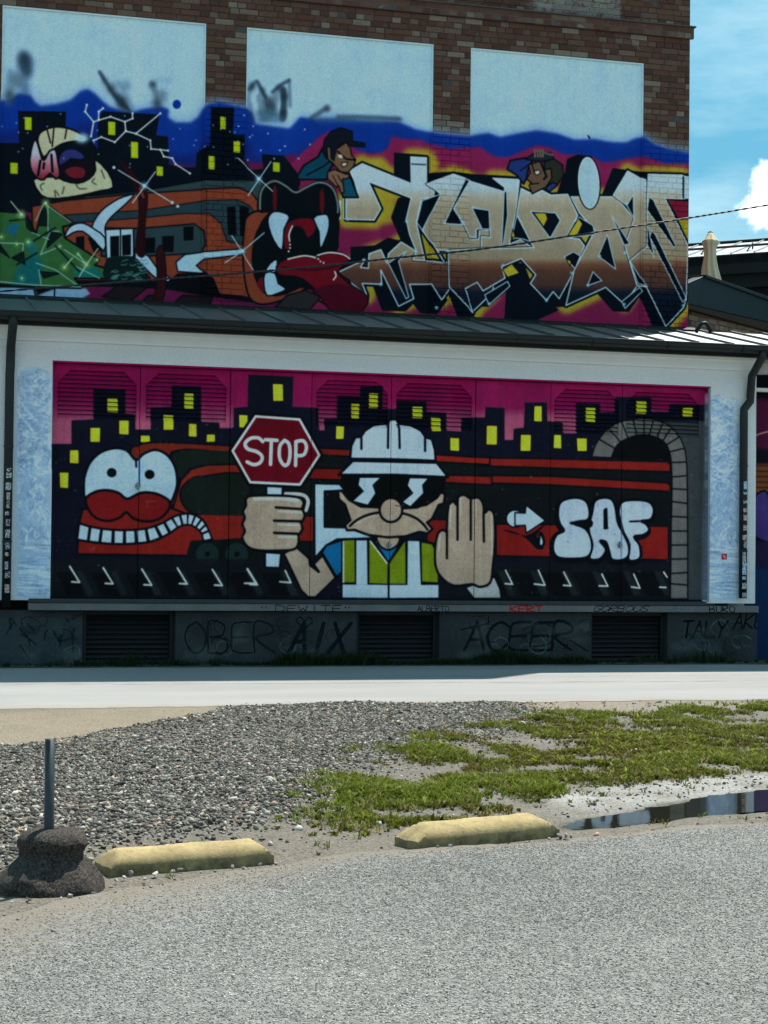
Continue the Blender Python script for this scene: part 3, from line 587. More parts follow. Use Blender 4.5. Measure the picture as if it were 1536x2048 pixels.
    P([(490,1690),(620,1690),(980,1705),(1300,1760),(1536,1790),(1760,1820),(1760,1900),(480,1900)], (84, 20, 62))
    for q in ([(605,1748),(700,1682),(875,1692),(765,1780)],[(1030,1790),(1080,1740),(1260,1752),(1230,1812)],[(820,1800),(880,1740),(960,1745),(930,1810)]): P(q, (26, 20, 26), line=BK, lw=3)
    P([(925,1490),(950,1445),(972,1480),(985,1640),(962,1780),(905,1800),(930,1650)], (40, 12, 18), sm=3, line=BK, lw=2)
    P([(990,1692),(1050,1612),(1212,1606),(1258,1642),(1300,1735),(1222,1742)], (7, 9, 14))
    # green piece at the left
    P([(-60,1240),(150,1255),(185,1315),(212,1380),(262,1190),(435,1322),(372,1335),(385,1402),(592,1532),(562,1562),(635,1582),(622,1642),(442,1640),(492,1700),(212,1692),(-60,1672)], (44, 88, 52), line=BK, lw=4)
    P([(60,1320),(120,1320),(90,1390),(30,1360)], (20, 88, 120)); P([(90,1600),(200,1470),(260,1560),(230,1680),(80,1680)], (14, 86, 94), soft=3); P([(430,1590),(560,1570),(610,1630),(460,1636)], (18, 96, 100))
    P([(150,1400),(210,1440),(230,1500),(160,1470)], (22, 92, 100), soft=2)
    for q in ([(0,1440),(60,1520),(0,1480)],[(210,1380),(262,1190),(290,1330),(225,1330)],[(150,1255),(212,1385),(160,1340)],[(240,1600),(360,1610),(260,1640)],[(290,1360),(370,1380),(280,1460)],[(140,1480),(150,1560),(70,1520)]): P(q, (8, 26, 24), line=BK, lw=2)
    for a in ([(285,1210),(285,1360),(350,1362)],[(300,1360),(240,1500),(360,1450)],[(0,1430),(140,1435),(135,1480)],[(215,1550),(330,1590),(470,1690)],[(230,1590),(245,1680)],[(190,1370),(290,1410)],[(430,1560),(590,1640)],[(380,1470),(500,1550)],[(0,1660),(210,1680),(480,1690)],[(212,1300),(262,1195),(420,1310)]): S(a, (126, 172, 168), 2)
    for a in ([(200,1420),(330,1340)],[(60,1300),(150,1290)],[(330,1450),(470,1600)],[(100,1560),(220,1490)]): S(a, (10, 30, 28), 4)
    for x, y, r in ((272,1195,9),(128,1262,10),(168,1425,7),(8,1395,7),(100,1440,5),(382,1575,8),(512,1560,8),(575,1530,6),(355,1450,5),(460,1500,4),(130,1640,6)): E(x, y, r*2.6, r*2.6, (150, 190, 120), soft=4, op=.6); E(x, y, r*.8, r*.8, (215, 235, 205))
    for a in ([(128,1262),(65,1185)],[(512,1560),(580,1465)],[(512,1560),(470,1630)],[(382,1575),(430,1520)],[(512,1560),(460,1490)]): S(a, (175, 200, 175), 2)
    P([(-60,1692),(200,1700),(215,1745),(330,1700),(510,1700),(470,1765),(-60,1768)], (112, 150, 190), sm=2, soft=2); S([(200,1700),(212,1745),(210,1770)], BK, 3); S([(325,1690),(322,1770)], BK, 3); S([(-10,1690),(480,1700)], BK, 3)
    P([(630,1530),(700,1510),(800,1515),(860,1590),(880,1660),(630,1655)], (10, 26, 30), sm=3)
    for _ in range(34):
        x, y = cv.rng.uniform(640, 850), cv.rng.uniform(1525, 1650); a = cv.rng.uniform(-.6, .9)
        S([(x, y), (x+16*np.cos(a), y+12*np.sin(a)), (x+34, y+10*np.sin(a)-6)], (70, 125, 130), 2, sm=3, op=.8)
    # snake-mouthed train front
    cv.src(*B)
    P([(100,690),(160,652),(235,652),(430,668),(560,660),(640,690),(640,820),(620,900),(700,930),(640,1010),(720,1090),(560,1200),(480,1110),(380,1150),(270,1192),(180,1202),(120,1165),(88,1050),(75,900),(85,760)], org, sm=3, line=BK, lw=4)
    P([(240,655),(330,670),(430,690),(560,672),(640,685),(640,800),(622,905),(420,910),(330,935),(285,1000),(310,1045),(420,1042),(500,1110),(420,1102),(330,1142),(225,1150),(165,1080),(138,990),(136,890),(160,780)], (6, 12, 18), sm=2, line=BK, lw=3)
    P([(190,1040),(170,1060),(160,1090),(200,1140),(210,1060)], (90, 15, 28))
    P([(172,650),(180,545),(212,492),(270,470),(330,498),(390,540),(450,512),(520,480),(582,490),(622,532),(642,610),(644,690),(560,668),(430,680),(250,652)], (6, 13, 20), sm=3, line=BK, lw=5)
    S([(180,640),(184,550),(214,498),(270,474),(330,502),(390,542),(450,514),(520,484),(580,494),(620,536),(640,610),(641,660)], (96, 112, 118), 4, sm=4)
    E(268, 575, 12, 78, (78, 14, 24)); E(547, 595, 14, 74, (78, 14, 24))
    P([(318,870),(322,780),(350,715),(430,695),(505,712),(535,800),(540,880),(490,905),(320,910)], (6, 12, 18), sm=2)
    P([(330,870),(322,790),(350,720),(430,694),(500,705),(508,760),(465,810),(440,760),(395,738),(362,770),(355,870)], (90, 13, 26), sm=2)
    for q in ([(230,690),(262,655),(320,662),(355,690),(322,760),(312,885),(262,825),(232,745)],[(496,695),(545,672),(582,678),(590,740),(570,810),(535,878),(530,775)],[(282,938),(272,1012),(214,1010),(240,962)],[(210,1018),(270,1020),(288,1080),(335,1112),(280,1140),(222,1152),(204,1090)]): P(q, (148, 186, 224), sm=2, line=BK, lw=3)
    P([(278,985),(300,950),(360,928),(440,914),(510,928),(580,893),(660,900),(715,936),(690,970),(640,1012),(720,1090),(822,1162),(792,1232),(740,1262),(620,1252),(560,1192),(500,1112),(420,1048),(330,1036),(285,1025)], (92, 12, 28), sm=2, line=BK, lw=4)
    P([(500,1112),(620,1080),(720,1092),(820,1162),(790,1232),(740,1260),(620,1250),(560,1190)], (62, 8, 28), soft=3)
    S([(320,985),(480,1000),(600,985),(700,950)], (55, 8, 22), 5, sm=4)
    for a in ([(345,936),(440,916),(510,928)],[(520,914),(590,897),(670,908),(712,934)],[(622,1010),(630,1035),(615,1058)],[(372,740),(352,790),(356,830)]): S(a, (205, 210, 215), 3, sm=4)
    for x, y in ((358,850),(358,870),(350,890),(525,935),(538,950),(556,958)): E(x, y, 5, 6, (205, 210, 215))
    P([(270,1220),(340,1150),(450,1120),(540,1160),(470,1240)], (36, 34, 40), line=BK, lw=3)
    # sparkles
    cv.star(172, 462, [[(45,340),(255,535)],[(110,560),(245,360)]]); cv.star(75, 890, [[(10,800),(140,1000)],[(75,890),(205,780)],[(-30,960),(75,890)]])
    cv.src(*A); cv.star(855, 1093, [[(700,1000),(1015,1190)],[(785,1195),(920,1010)]])
    for x, y in ((675,985),(1020,1192),(1052,1214)): E(x, y, 9, 9, (185, 205, 220))
    # smudges on the pale panels
    sm = (26, 44, 60)
    E(150, 370, 46, 55, sm, soft=10, op=.85); S([(150,350),(150,540)], (30, 60, 110), 18, soft=8, op=.5); S([(60,420),(50,600)], (70, 110, 140), 16, soft=7, op=.5)
    S([(590,420),(680,560),(770,650)], sm, 8, sm=4, soft=3, op=.8); S([(700,480),(790,640)], (60, 100, 140), 10, soft=5, op=.5); S([(690,560),(740,630)], sm, 16, soft=5, op=.8)
    E(905, 492, 22, 20, sm, soft=5, op=.8); S([(905,500),(940,620)], sm, 12, soft=6, op=.5); S([(930,470),(1000,470)], (90, 130, 165), 14, soft=7, op=.4)
    for x, y, r_, o_ in ((140,330,30,.6),(165,420,26,.5),(100,470,40,.35),(660,520,26,.6),(720,600,30,.6),(750,500,22,.35),(620,470,20,.4),(960,560,30,.35),(925,610,26,.5),(60,560,30,.5)): E(x, y, r_, r_*1.3, sm, soft=8, op=min(1, o_*1.35))
    E(1047, 612, 25, 27, (10, 44, 138))
    cv.src(380, 0, 5.908)
    for a, w, op in (([(800,955),(900,1140)],8,.8),([(1180,935),(1060,1010),(980,1080)],7,.8),([(1110,1050),(1115,1230),(1100,1390)],14,.85),([(700,1050),(780,960)],8,.5),([(720,1040),(700,1180),(760,1420)],10,.35),([(850,1150),(900,1370)],22,.35),([(1020,1120),(1000,1330)],14,.35),([(1180,950),(1190,1250)],7,.5)): S(a, sm, w, sm=3, soft=3, op=op)
    for x, y, r_, o_ in ((740,1010,40,.6),(860,1060,34,.5),(1060,1040,40,.5),(1120,1130,40,.7),(1105,1340,46,.7),(960,1280,60,.5),(820,1330,40,.35)): E(x, y, r_, r_*1.25, sm, soft=6, op=min(1, o_*1.3))
    E(940, 1200, 62, 75, sm, soft=7, op=.75); P([(790,1440),(860,1260),(1000,1300),(1130,1390),(1130,1440)], (50, 90, 120), soft=5, op=.7)
    cv.src(*B)
    S([(480,105),(570,45)], sm, 9, soft=4, op=.7); E(580, 45, 18, 22, sm, soft=4, op=.7); S([(640,98),(780,98),(1010,108)], sm, 9, sm=3, soft=4, op=.75); S([(520,110),(900,112)], (60, 105, 135), 12, soft=5, op=.5)
    cv.src(*C); P([(816,80),(836,98),(832,112),(820,98)], (14, 24, 60))
# ------------------------------------------------------------ mesh helpers
class MB:
    def __init__(s): s.v, s.f = [], []
    def box(s, x0, x1, y0, y1, z0, z1, rot=None, at=None):
        b = len(s.v)
        p = [(x0,y0,z0),(x1,y0,z0),(x1,y1,z0),(x0,y1,z0),(x0,y0,z1),(x1,y0,z1),(x1,y1,z1),(x0,y1,z1)]
        if rot is not None: p = [tuple(rot @ Vector(q)+(at or Vector())) for q in p]
        s.v += p
        s.f += [tuple(b+i for i in q) for q in ((0,3,2,1),(4,5,6,7),(0,1,5,4),(1,2,6,5),(2,3,7,6),(3,0,4,7))]
        return s
    def prism(s, prof, a, b, axis='x'):             # profile of (u, w) pairs swept from a to b
        n = len(prof); k = len(s.v)
        for t in (a, b):
            for u, w in prof:
                s.v.append((t, u, w) if axis == 'x' else (u, t, w) if axis == 'y' else (u, w, t))
        for i in range(n): s.f.append((k+i, k+(i+1) % n, k+n+(i+1) % n, k+n+i))
        s.f.append(tuple(k+i for i in reversed(range(n)))); s.f.append(tuple(k+n+i for i in range(n)))
        return s
    def poly(s, pts):
        k = len(s.v); s.v += [tuple(p) for p in pts]; s.f.append(tuple(range(k, k+len(pts)))); return s
    def tube(s, path, r, n=10, closed=True):
        path = [Vector(p) for p in path]; k = len(s.v); prev = None
        rs = r if isinstance(r, (list, tuple)) else [r]*len(path)
        for i, p in enumerate(path):
            t = (path[min(i+1, len(path)-1)]-path[max(i-1, 0)]).normalized()
            ref = prev if prev is not None else (Vector((0,0,1)) if abs(t.z) < .9 else Vector((1,0,0)))
            u = t.cross(ref).cross(t).normalized() if prev is not None else t.cross(ref).normalized()
            prev = u; w = t.cross(u)
            for j in range(n):
                a = 2*math.pi*j/n; s.v.append(tuple(p+(u*math.cos(a)+w*math.sin(a))*rs[i]))
        for i in range(len(path)-1):
            for j in range(n):
                a, b = k+i*n+j, k+i*n+(j+1) % n; s.f.append((a, b, b+n, a+n))
        if closed:
            s.f.append(tuple(k+j for j in reversed(range(n)))); s.f.append(tuple(k+(len(path)-1)*n+j for j in range(n)))
        return s
    def mesh(s, name):
        me = bpy.data.meshes.new(name); me.from_pydata(s.v, [], s.f); me.update(); return me
def fix(me):
    import bmesh
    b = bmesh.new(); b.from_mesh(me); bmesh.ops.recalc_face_normals(b, faces=b.faces); b.to_mesh(me); b.free(); return me
def obj(name, me, mat=None, parent=None, smooth=False, bevel=0, seg=2):
    if isinstance(me, MB): me = fix(me.mesh(name))
    o = bpy.data.objects.new(name, me); COL.objects.link(o)
    if mat is not None and not me.materials: me.materials.append(mat)
    if smooth: me.shade_smooth()
    if bevel:
        m = o.modifiers.new('bevel', 'BEVEL'); m.width = bevel; m.segments = seg; m.limit_method = 'ANGLE'; m.angle_limit = math.radians(40)
    if parent is not None:
        o.parent = parent; o.matrix_parent_inverse = Matrix.Translation(-parent.location)
    return o
def thing(name, label, cat, loc=(0, 0, 0), group=None):
    o = bpy.data.objects.new(name, None); COL.objects.link(o); o.location = loc; o.empty_display_size = .2
    return tag(o, label, cat, group)
def tag(o, label=None, cat=None, group=None, kind=None):
    if label: o['label'] = label
    if cat: o['category'] = cat
    if group: o['group'] = group
    if kind: o['kind'] = kind
    return o
def numpy_mesh(name, v, f, cols=None, mat=None, smooth=False):
    v = np.ascontiguousarray(v, np.float32); f = np.ascontiguousarray(f, np.int32); k = f.shape[1]
    me = bpy.data.meshes.new(name)
    me.vertices.add(len(v)); me.vertices.foreach_set('co', v.ravel())
    me.loops.add(f.size); me.loops.foreach_set('vertex_index', f.ravel())
    me.polygons.add(len(f)); me.polygons.foreach_set('loop_start', np.arange(0, f.size, k, dtype=np.int32))
    for cn, c in (cols or {}).items():
        at = me.color_attributes.new(cn, 'FLOAT_COLOR', 'POINT')
        c = np.asarray(c, np.float32)
        if c.shape[1] == 3: c = np.concatenate([c, np.ones((len(c), 1), np.float32)], 1)
        at.data.foreach_set('color', np.ascontiguousarray(c).ravel())
    me.update(); me.validate()
    if mat: me.materials.append(mat)
    if smooth: me.shade_smooth()
    return me

# ------------------------------------------------------------ materials
class NT:
    def __init__(s, name, rough=.8, spec=.3):
        s.m = bpy.data.materials.new(name); s.m.use_nodes = True
        s.n, s.l = s.m.node_tree.nodes, s.m.node_tree.links
        s.b = s.n['Principled BSDF']; s.b.inputs['Roughness'].default_value = rough; s.b.inputs['Specular IOR Level'].default_value = spec
    def new(s, t, **k):
        n = s.n.new(t)
        for a, v in k.items(): setattr(n, a, v)
        return n
    def set(s, sock, v):
        if isinstance(v, bpy.types.NodeSocket): s.l.new(v, sock)
        elif isinstance(v, (tuple, list)): sock.default_value = tuple(v)+((1,) if len(v) == 3 and sock.type == 'RGBA' else ())
        else: sock.default_value = v
    def pos(s): return s.new('ShaderNodeNewGeometry').outputs['Position']
    def noise(s, scale, detail=4, rough=.55, vec=None, stretch=None):
        v = vec or s.pos()
        if stretch:
            mp = s.new('ShaderNodeMapping'); mp.inputs['Scale'].default_value = stretch; s.l.new(v, mp.inputs[0]); v = mp.outputs[0]
        n = s.new('ShaderNodeTexNoise'); n.inputs['Scale'].default_value = scale; n.inputs['Detail'].default_value = detail; n.inputs['Roughness'].default_value = rough
        s.l.new(v, n.inputs['Vector']); return n.outputs['Fac']
    def voro(s, scale, feature='F1', out='Distance', vec=None):
        n = s.new('ShaderNodeTexVoronoi', feature=feature); n.inputs['Scale'].default_value = scale
        s.l.new(vec or s.pos(), n.inputs['Vector']); return n.outputs[out]
    def ramp(s, x, a, b, lo=0., hi=1.):
        n = s.new('ShaderNodeMapRange'); n.inputs[1].default_value = a; n.inputs[2].default_value = b; n.inputs[3].default_value = lo; n.inputs[4].default_value = hi
        s.set(n.inputs[0], x); return n.outputs[0]
    def mix(s, f, a, b, mode='MIX'):
        n = s.new('ShaderNodeMixRGB', blend_type=mode); s.set(n.inputs[0], f); s.set(n.inputs[1], a); s.set(n.inputs[2], b); return n.outputs[0]
    def mul(s, a, b, op='MULTIPLY'):
        n = s.new('ShaderNodeMath', operation=op); s.set(n.inputs[0], a); s.set(n.inputs[1], b); return n.outputs[0]
    def color(s, c): s.set(s.b.inputs['Base Color'], c); return s
    def bump(s, h, dist, strength=1.):
        n = s.new('ShaderNodeBump'); n.inputs['Distance'].default_value = dist; n.inputs['Strength'].default_value = strength
        s.l.new(h, n.inputs['Height']); prev = s.b.inputs['Normal']
        if prev.is_linked: s.l.new(prev.links[0].from_socket, n.inputs['Normal'])
        s.l.new(n.outputs[0], prev); return s
    def attr(s, name, out='Color'): return s.new('ShaderNodeAttribute', attribute_name=name).outputs[out]
    def rnd(s): return s.new('ShaderNodeObjectInfo').outputs['Random']

def srgb2lin(c):
    c = np.asarray(c, float)/255; return np.where(c <= .04045, c/12.92, ((c+.055)/1.055)**2.4)
def alb(c, k=1.0): return tuple(np.clip(srgb2lin(c)/ILL*k, .004, .85))

def simple(name, c, rough=.7, spec=.3, var=.12, scale=6, metal=0., bump=.0):
    t = NT(name, rough, spec); n = t.noise(scale, 5)
    d = tuple(x*(1-var*1.6) for x in c); h = tuple(min(x*(1+var*1.6), .95) for x in c)
    t.color(t.mix(n, d, h)); t.b.inputs['Metallic'].default_value = metal
    if bump: t.bump(t.noise(scale*12, 3), bump)
    return t.m

# paint canvases become textures on the wall plane, looked up by the wall's own X and Z
PPM = 165
def make_canvas(x0, x1, z0, z1, Y, base):
    w, h = int((x1-x0)*PPM), int((z1-z0)*PPM)
    def tf(px, py):
        X, Z = Wn(px, py, Y); return np.stack([(X-x0)*PPM, (z1-Z)*PPM], -1)
    cv = Canvas(w, h, base, tf, PPM/136.0)
    a = (fw, CR, CU)
    def inv(cx, cy):
        X = x0+cx/PPM; Z = z1-cy/PPM
        P = np.stack([X, np.full_like(X, Y), Z-EYE], -1)
        d = P @ np.array(fw); return 1024-P @ np.array(CU)/d*FPX
    cv.inv = inv; cv.rect = (x0, x1, z0, z1); return cv
def canvas_image(cv, name):
    img = bpy.data.images.new(name, cv.w, cv.h, alpha=True, float_buffer=True)
    img.colorspace_settings.name = 'Non-Color'
    lin = np.clip(srgb2lin(np.clip(cv.c, 0, 255))/ILL, .003, .88)
    px = np.concatenate([lin, cv.a[..., None]], -1).astype(np.float32)[::-1]
    img.pixels.foreach_set(np.ascontiguousarray(px).ravel()); img.update(); img.pack(); return img
def canvas_lookup(t, img, rect):
    x0, x1, z0, z1 = rect
    sp = t.new('ShaderNodeSeparateXYZ'); t.l.new(t.pos(), sp.inputs[0])
    cb = t.new('ShaderNodeCombineXYZ')
    t.l.new(t.ramp(sp.outputs[0], x0, x1), cb.inputs[0]); t.l.new(t.ramp(sp.outputs[2], z0, z1), cb.inputs[1])
    im = t.new('ShaderNodeTexImage', image=img, extension='EXTEND', interpolation='Linear'); t.l.new(cb.outputs[0], im.inputs[0])
    return im.outputs['Color'], im.outputs['Alpha']
# ------------------------------------------------------------ the paint on the walls
cvl = make_canvas(1.0, 14.2, -.05, 4.75, YD, (150, 168, 190)); paint_lower(cvl); weather(cvl, 8); IMG_L = canvas_image(cvl, 'dock_paint')
cvu = make_canvas(.9, 12.8, 5.0, 9.75, YB, (147, 189, 232)); paint_upper(cvu); weather(cvu, 9, .025, False, .55); IMG_U = canvas_image(cvu, 'wall_paint')

def painted(name, img, rect, under, relief=.0012, rough=.62, mode='alpha', wear=.025):
    t = NT(name, rough, .03)
    c, a = canvas_lookup(t, img, rect)
    n = t.noise(3.0, 6); n2 = t.noise(60, 3)
    base = under(t)
    col = c if mode == 'full' else t.mix(a, base, c)
    col = t.mix(t.ramp(n, .35, .7, 0, .25), col, t.mix(wear, col, (.30, .30, .30)))
    col = t.mix(t.ramp(n2, .3, .7, 0, .22), col, (.0, .0, .0))
    t.color(col); t.bump(t.noise(90, 4), relief, .6); t.bump(t.noise(9, 4), relief*2, .4)
    return t.m
plaster_under = lambda t: t.mix(t.noise(1.3, 5), (.70, .70, .68), (.83, .82, .80))
M_PLASTER = painted('plaster_paint', IMG_L, cvl.rect, plaster_under)
M_DOOR = painted('door_paint', IMG_L, cvl.rect, plaster_under, mode='full', rough=.5)
def concrete_under(t):
    c = t.mix(t.noise(2.2, 7, .65), (.012, .015, .017), (.072, .078, .078))
    return t.mix(t.ramp(t.noise(14, 5, .7), .48, .62), c, t.mix(.5, c, (.03, .04, .045)))
M_PLINTH = painted('plinth_concrete', IMG_L, cvl.rect, concrete_under, relief=.004, rough=.9)
def ledge_under(t): return t.mix(t.noise(3, 6, .6, stretch=(1, 1, .2)), (.10, .10, .098), (.23, .225, .215))
M_LEDGE = painted('ledge_concrete', IMG_L, cvl.rect, ledge_under, relief=.003, rough=.9)
M_PANEL = painted('panel_plaster', IMG_U, cvu.rect, plaster_under, mode='full', relief=.0015)
def old_lime(t, c, amount):                         # remains of white lime under the roof line
    sp = t.new('ShaderNodeSeparateXYZ'); t.l.new(t.pos(), sp.inputs[0]); x, z = sp.outputs[0], sp.outputs[2]
    m = t.mul(t.mul(t.ramp(x, W(1050, 15, YB).x, W(1075, 15, YB).x), t.ramp(x, W(1243, 15, YB).x, W(1238, 15, YB).x)), t.ramp(z, W(1150, 34, YB).z, W(1150, 28, YB).z))
    return t.mix(t.mul(m, t.ramp(t.noise(7, 4, .7), .42, .5, .1, amount)), c, (.36, .36, .32))
def brick_under(attr):
    def f(t):
        r = t.attr('tint', 'Fac') if attr else t.rnd()
        cr = t.new('ShaderNodeValToRGB'); t.l.new(r, cr.inputs[0]); e = cr.color_ramp.elements
        for i, (p, c) in enumerate(((0, (.095,.045,.031)), (.25, (.130,.057,.037)), (.55, (.15,.070,.044)), (.74, (.165,.088,.058)), (.88, (.20,.135,.092)), (.97, (.28,.21,.15)), (1, (.09,.05,.04)))):
            if i < 2: e[i].position, e[i].color = p, c+(1,)
            else: q = e.new(p); q.color = c+(1,)
        c = cr.outputs[0]
        c = t.mix(t.ramp(t.noise(16, 6, .65), .35, .7, 0, .6), c, t.mix(.5, c, (.055, .04, .036)))
        return old_lime(t, t.mix(t.ramp(t.noise(5, 5, .7), .58, .72, 0, .4), c, (.24, .19, .15)), .45)
    return f
M_BRICK = painted('brick_face', IMG_U, cvu.rect, brick_under(False), relief=.004, rough=.92)
M_BRICKS = painted('brick_face_joined', IMG_U, cvu.rect, brick_under(True), relief=.004, rough=.92)
M_MORTAR = painted('mortar', IMG_U, cvu.rect, lambda t: old_lime(t, t.mix(t.noise(20, 4), (.05, .045, .042), (.13, .115, .10)), 1.0), relief=.003, rough=.95)
def brick_plain():
    t = NT('brick_far', .92, .2); tc = t.new('ShaderNodeTexBrick'); mp = t.new('ShaderNodeMapping'); mp.inputs['Rotation'].default_value = (math.pi/2, 0, 0)
    t.l.new(t.pos(), mp.inputs[0]); t.l.new(mp.outputs[0], tc.inputs[0])
    for k, v in (('Scale', 1.), ('Brick Width', .30), ('Row Height', .0925), ('Mortar Size', .006)): tc.inputs[k].default_value = v
    tc.inputs['Color1'].default_value = (.11, .05, .037, 1); tc.inputs['Color2'].default_value = (.17, .10, .075, 1); tc.inputs['Mortar'].default_value = (.1, .09, .08, 1)
    t.color(tc.outputs[0]); return t.m
M_FARBRICK = brick_plain()
M_STONE2 = simple('sill_stone', (.10, .07, .06), .9, .2, .3, 8)
M_ROOF = NT('roof_metal', .5, .5); M_ROOF.color(M_ROOF.mix(M_ROOF.noise(2.5, 5, stretch=(1, .3, 1)), (.19, .215, .21), (.29, .315, .31))); M_ROOF.b.inputs['Metallic'].default_value = 1.0; M_ROOF = M_ROOF.m
M_TRIM = simple('dark_trim', (.009, .013, .012), .55, .2, .15, 5)
M_GUTTER = simple('gutter_metal', (.011, .016, .016), .45, .3, .15, 5, .1)
M_DARK = simple('vent_metal', (.006, .007, .008), .6, .3, .3, 12)
M_SLATV = simple('vent_slat', (.008, .009, .010), .6, .3, .35, 9)
M_RUST = simple('dock_rail', (.02, .022, .024), .6, .4, .3, 14)
M_WHITE = simple('white_paint', (.74, .73, .68), .6, .3, .06, 4)
M_STEEL = simple('galvanised', (.20, .22, .23), .4, .5, .1, 12, .6)
M_CLAD = simple('green_cladding', (.007, .019, .022), .55, .25, .12, 1.5)

# ------------------------------------------------------------ ground
def in_poly(P, poly):
    x, y = P[..., 0], P[..., 1]; r = np.zeros(x.shape, bool); q = np.roll(poly, -1, 0)
    for (ax, ay), (bx, by) in zip(poly, q):
        if ay == by: continue
        r ^= ((ay > y) != (by > y)) & (x < (bx-ax)*(y-ay)/(by-ay)+ax)
    return r
GX0, GX1, GY0, GY1, GR = -6.0, 18.0, 3.0, 27.0, 40
def gpoly(px): p = np.asarray(px, float); return Gn(p[:, 0], p[:, 1])
def gmask(px, soft=.12, pts=None):
    w, h = int((GX1-GX0)*GR), int((GY1-GY0)*GR)
    cv = Canvas(w, h, (0, 0, 0), lambda x, y: np.stack([x, y], 1), 1); p = gpoly(px) if pts is None else np.asarray(pts)
    q = np.stack([(p[:, 0]-GX0)*GR, (p[:, 1]-GY0)*GR], 1)
    r = cv.fillmask(q, 60); m = np.zeros((h, w), np.float32)
    if r is not None: k, x0, y0 = r; m[y0:y0+k.shape[0], x0:x0+k.shape[1]] = cv.blur(k, soft*GR)
    return m
def look(m, P):
    i = np.clip(((P[..., 1]-GY0)*GR).astype(int), 0, m.shape[0]-1); j = np.clip(((P[..., 0]-GX0)*GR).astype(int), 0, m.shape[1]-1); return m[i, j]
def field(scale, seed, oct=4):                      # smooth random field over the mapped ground
    r = np.random.default_rng(seed); h, w = int((GY1-GY0)*GR), int((GX1-GX0)*GR); out = np.zeros((h, w)); amp = 1
    for o in range(oct):
        n = max(2, int((GX1-GX0)/scale*2**o)); g = r.random((n+2, n+2))
        yy, xx = np.linspace(0, n, h), np.linspace(0, n, w)
        iy, ix = yy.astype(int), xx.astype(int); fy, fx = (yy-iy)[:, None], (xx-ix)[None]
        fy, fx = fy*fy*(3-2*fy), fx*fx*(3-2*fx)
        a = g[np.ix_(iy, ix)]*(1-fx)+g[np.ix_(iy, ix+1)]*fx; b = g[np.ix_(iy+1, ix)]*(1-fx)+g[np.ix_(iy+1, ix+1)]*fx
        out += amp*(a*(1-fy)+b*fy); amp *= .55
    return (out-out.mean())/out.std()
F1, F2, F3 = field(1.2, 1), field(.35, 2), field(3.0, 3)
gravel_px = [(-400,1525),(0,1500),(380,1440),(460,1409),(1040,1402),(1085,1428),(1150,1440),(900,1500),(760,1545),(690,1600),(640,1625),(560,1655),(430,1680),(190,1700),(160,1730),(-60,1760),(-400,1800)]
grass_px = [(700,1590),(740,1520),(900,1478),(1080,1436),(1200,1424),(1536,1412),(2000,1395),(2000,1545),(1536,1564),(1300,1576),(1130,1594),(1000,1618),(850,1650),(720,1670),(680,1640)]
silt_px = [(1030,1622),(1090,1606),(1170,1578),(1300,1564),(1536,1545),(1800,1520),(1800,1590),(1536,1600),(1300,1625),(1110,1650)]
puddle_px = [(1085,1655),(1112,1632),(1160,1622),(1215,1618),(1270,1607),(1328,1597),(1400,1585),(1456,1579),(1536,1571),(1800,1545),(1800,1590),(1620,1605),(1536,1613),(1470,1620),(1400,1628),(1330,1630),(1281,1638),(1200,1650),(1150,1654)]
tan_px = [(-400,1440),(0,1424),(470,1408),(450,1425),(380,1445),(200,1475),(0,1505),(-400,1530)]
tan2_px = [(1030,1404),(1536,1398),(1900,1390),(1900,1405),(1536,1425),(1200,1432),(1080,1440)]
m_gravel, m_grass, m_silt, m_tan, m_tan2, m_pud = gmask(gravel_px, .25), gmask(grass_px, .3), gmask(silt_px, .10), gmask(tan_px, .2), gmask(tan2_px, .15), gmask(puddle_px, .05)
road_edge = [Gn(x, y) for x, y in ((-700,1436),(0,1420),(400,1413),(768,1408),(1150,1404),(1536,1400),(2300,1390))]

M_GROUND = NT('ground_soil', .95, .2)
_t = M_GROUND
_c = _t.mix(_t.ramp(_t.noise(2.0, 6, .6), .3, .7), (.17, .145, .11), (.27, .24, .19)); _c = _t.mix(_t.ramp(_t.noise(70, 5, .7), .35, .75), _c, _t.mix(.6, _c, (.09, .08, .07)))
_t.color(_c); _t.bump(_t.noise(45, 5, .7), .02); M_GROUND = _t.m
g = MB().poly([(-150,-60,-.16),(170,-60,-.16),(170,260,-.16),(-150,260,-.16)]); tag(obj('ground', g, M_GROUND), kind='structure')

# verge between the two roads: one sheet with gentle relief, earth colours by what lies there
M_VERGE = NT('verge_soil', .93, .12)
_t = M_VERGE; _c = _t.attr('earth')
_n = _t.noise(55, 6, .7); _v = _t.voro(75, out='Color')
_bw = _t.new('ShaderNodeRGBToBW'); _t.l.new(_v, _bw.inputs[0])
_c = _t.mix(_t.ramp(_n, .3, .72), _t.mix(.78, _c, (.025, .022, .018)), _t.mix(.12, _c, (.6, .57, .5)))
_c = _t.mix(_t.ramp(_bw.outputs[0], .2, .8, 0, .35), _c, _t.mix(.5, _c, (.4, .38, .35), 'MIX'))
_t.color(_c); _t.bump(_n, .012); _t.bump(_t.voro(75), .008, .8)
_t.set(_t.b.inputs['Roughness'], _t.ramp(_t.attr('earth', 'Alpha'), 0, 1, .32, .95)); M_VERGE = _t.m
def asphalt_y(X): # near edge of the verge
    return np.interp(X, ASX, ASY)
_as = np.array([Gn(x, y) for x, y in ((-900,2010),(-200,1885),(0,1842),(120,1808),(240,1780),(400,1752),(560,1729),(700,1712),(790,1705),(950,1693),(1120,1680),(1300,1664),(1536,1646),(1800,1628),(2400,1590))]); ASX, ASY = _as[:, 0], _as[:, 1]
def road_y(X): r = np.array(road_edge); return np.interp(X, r[:, 0], r[:, 1])
step = .055
xs = np.arange(-5.5, 17.5, step); ys = np.arange(5.2, 19.4, step)
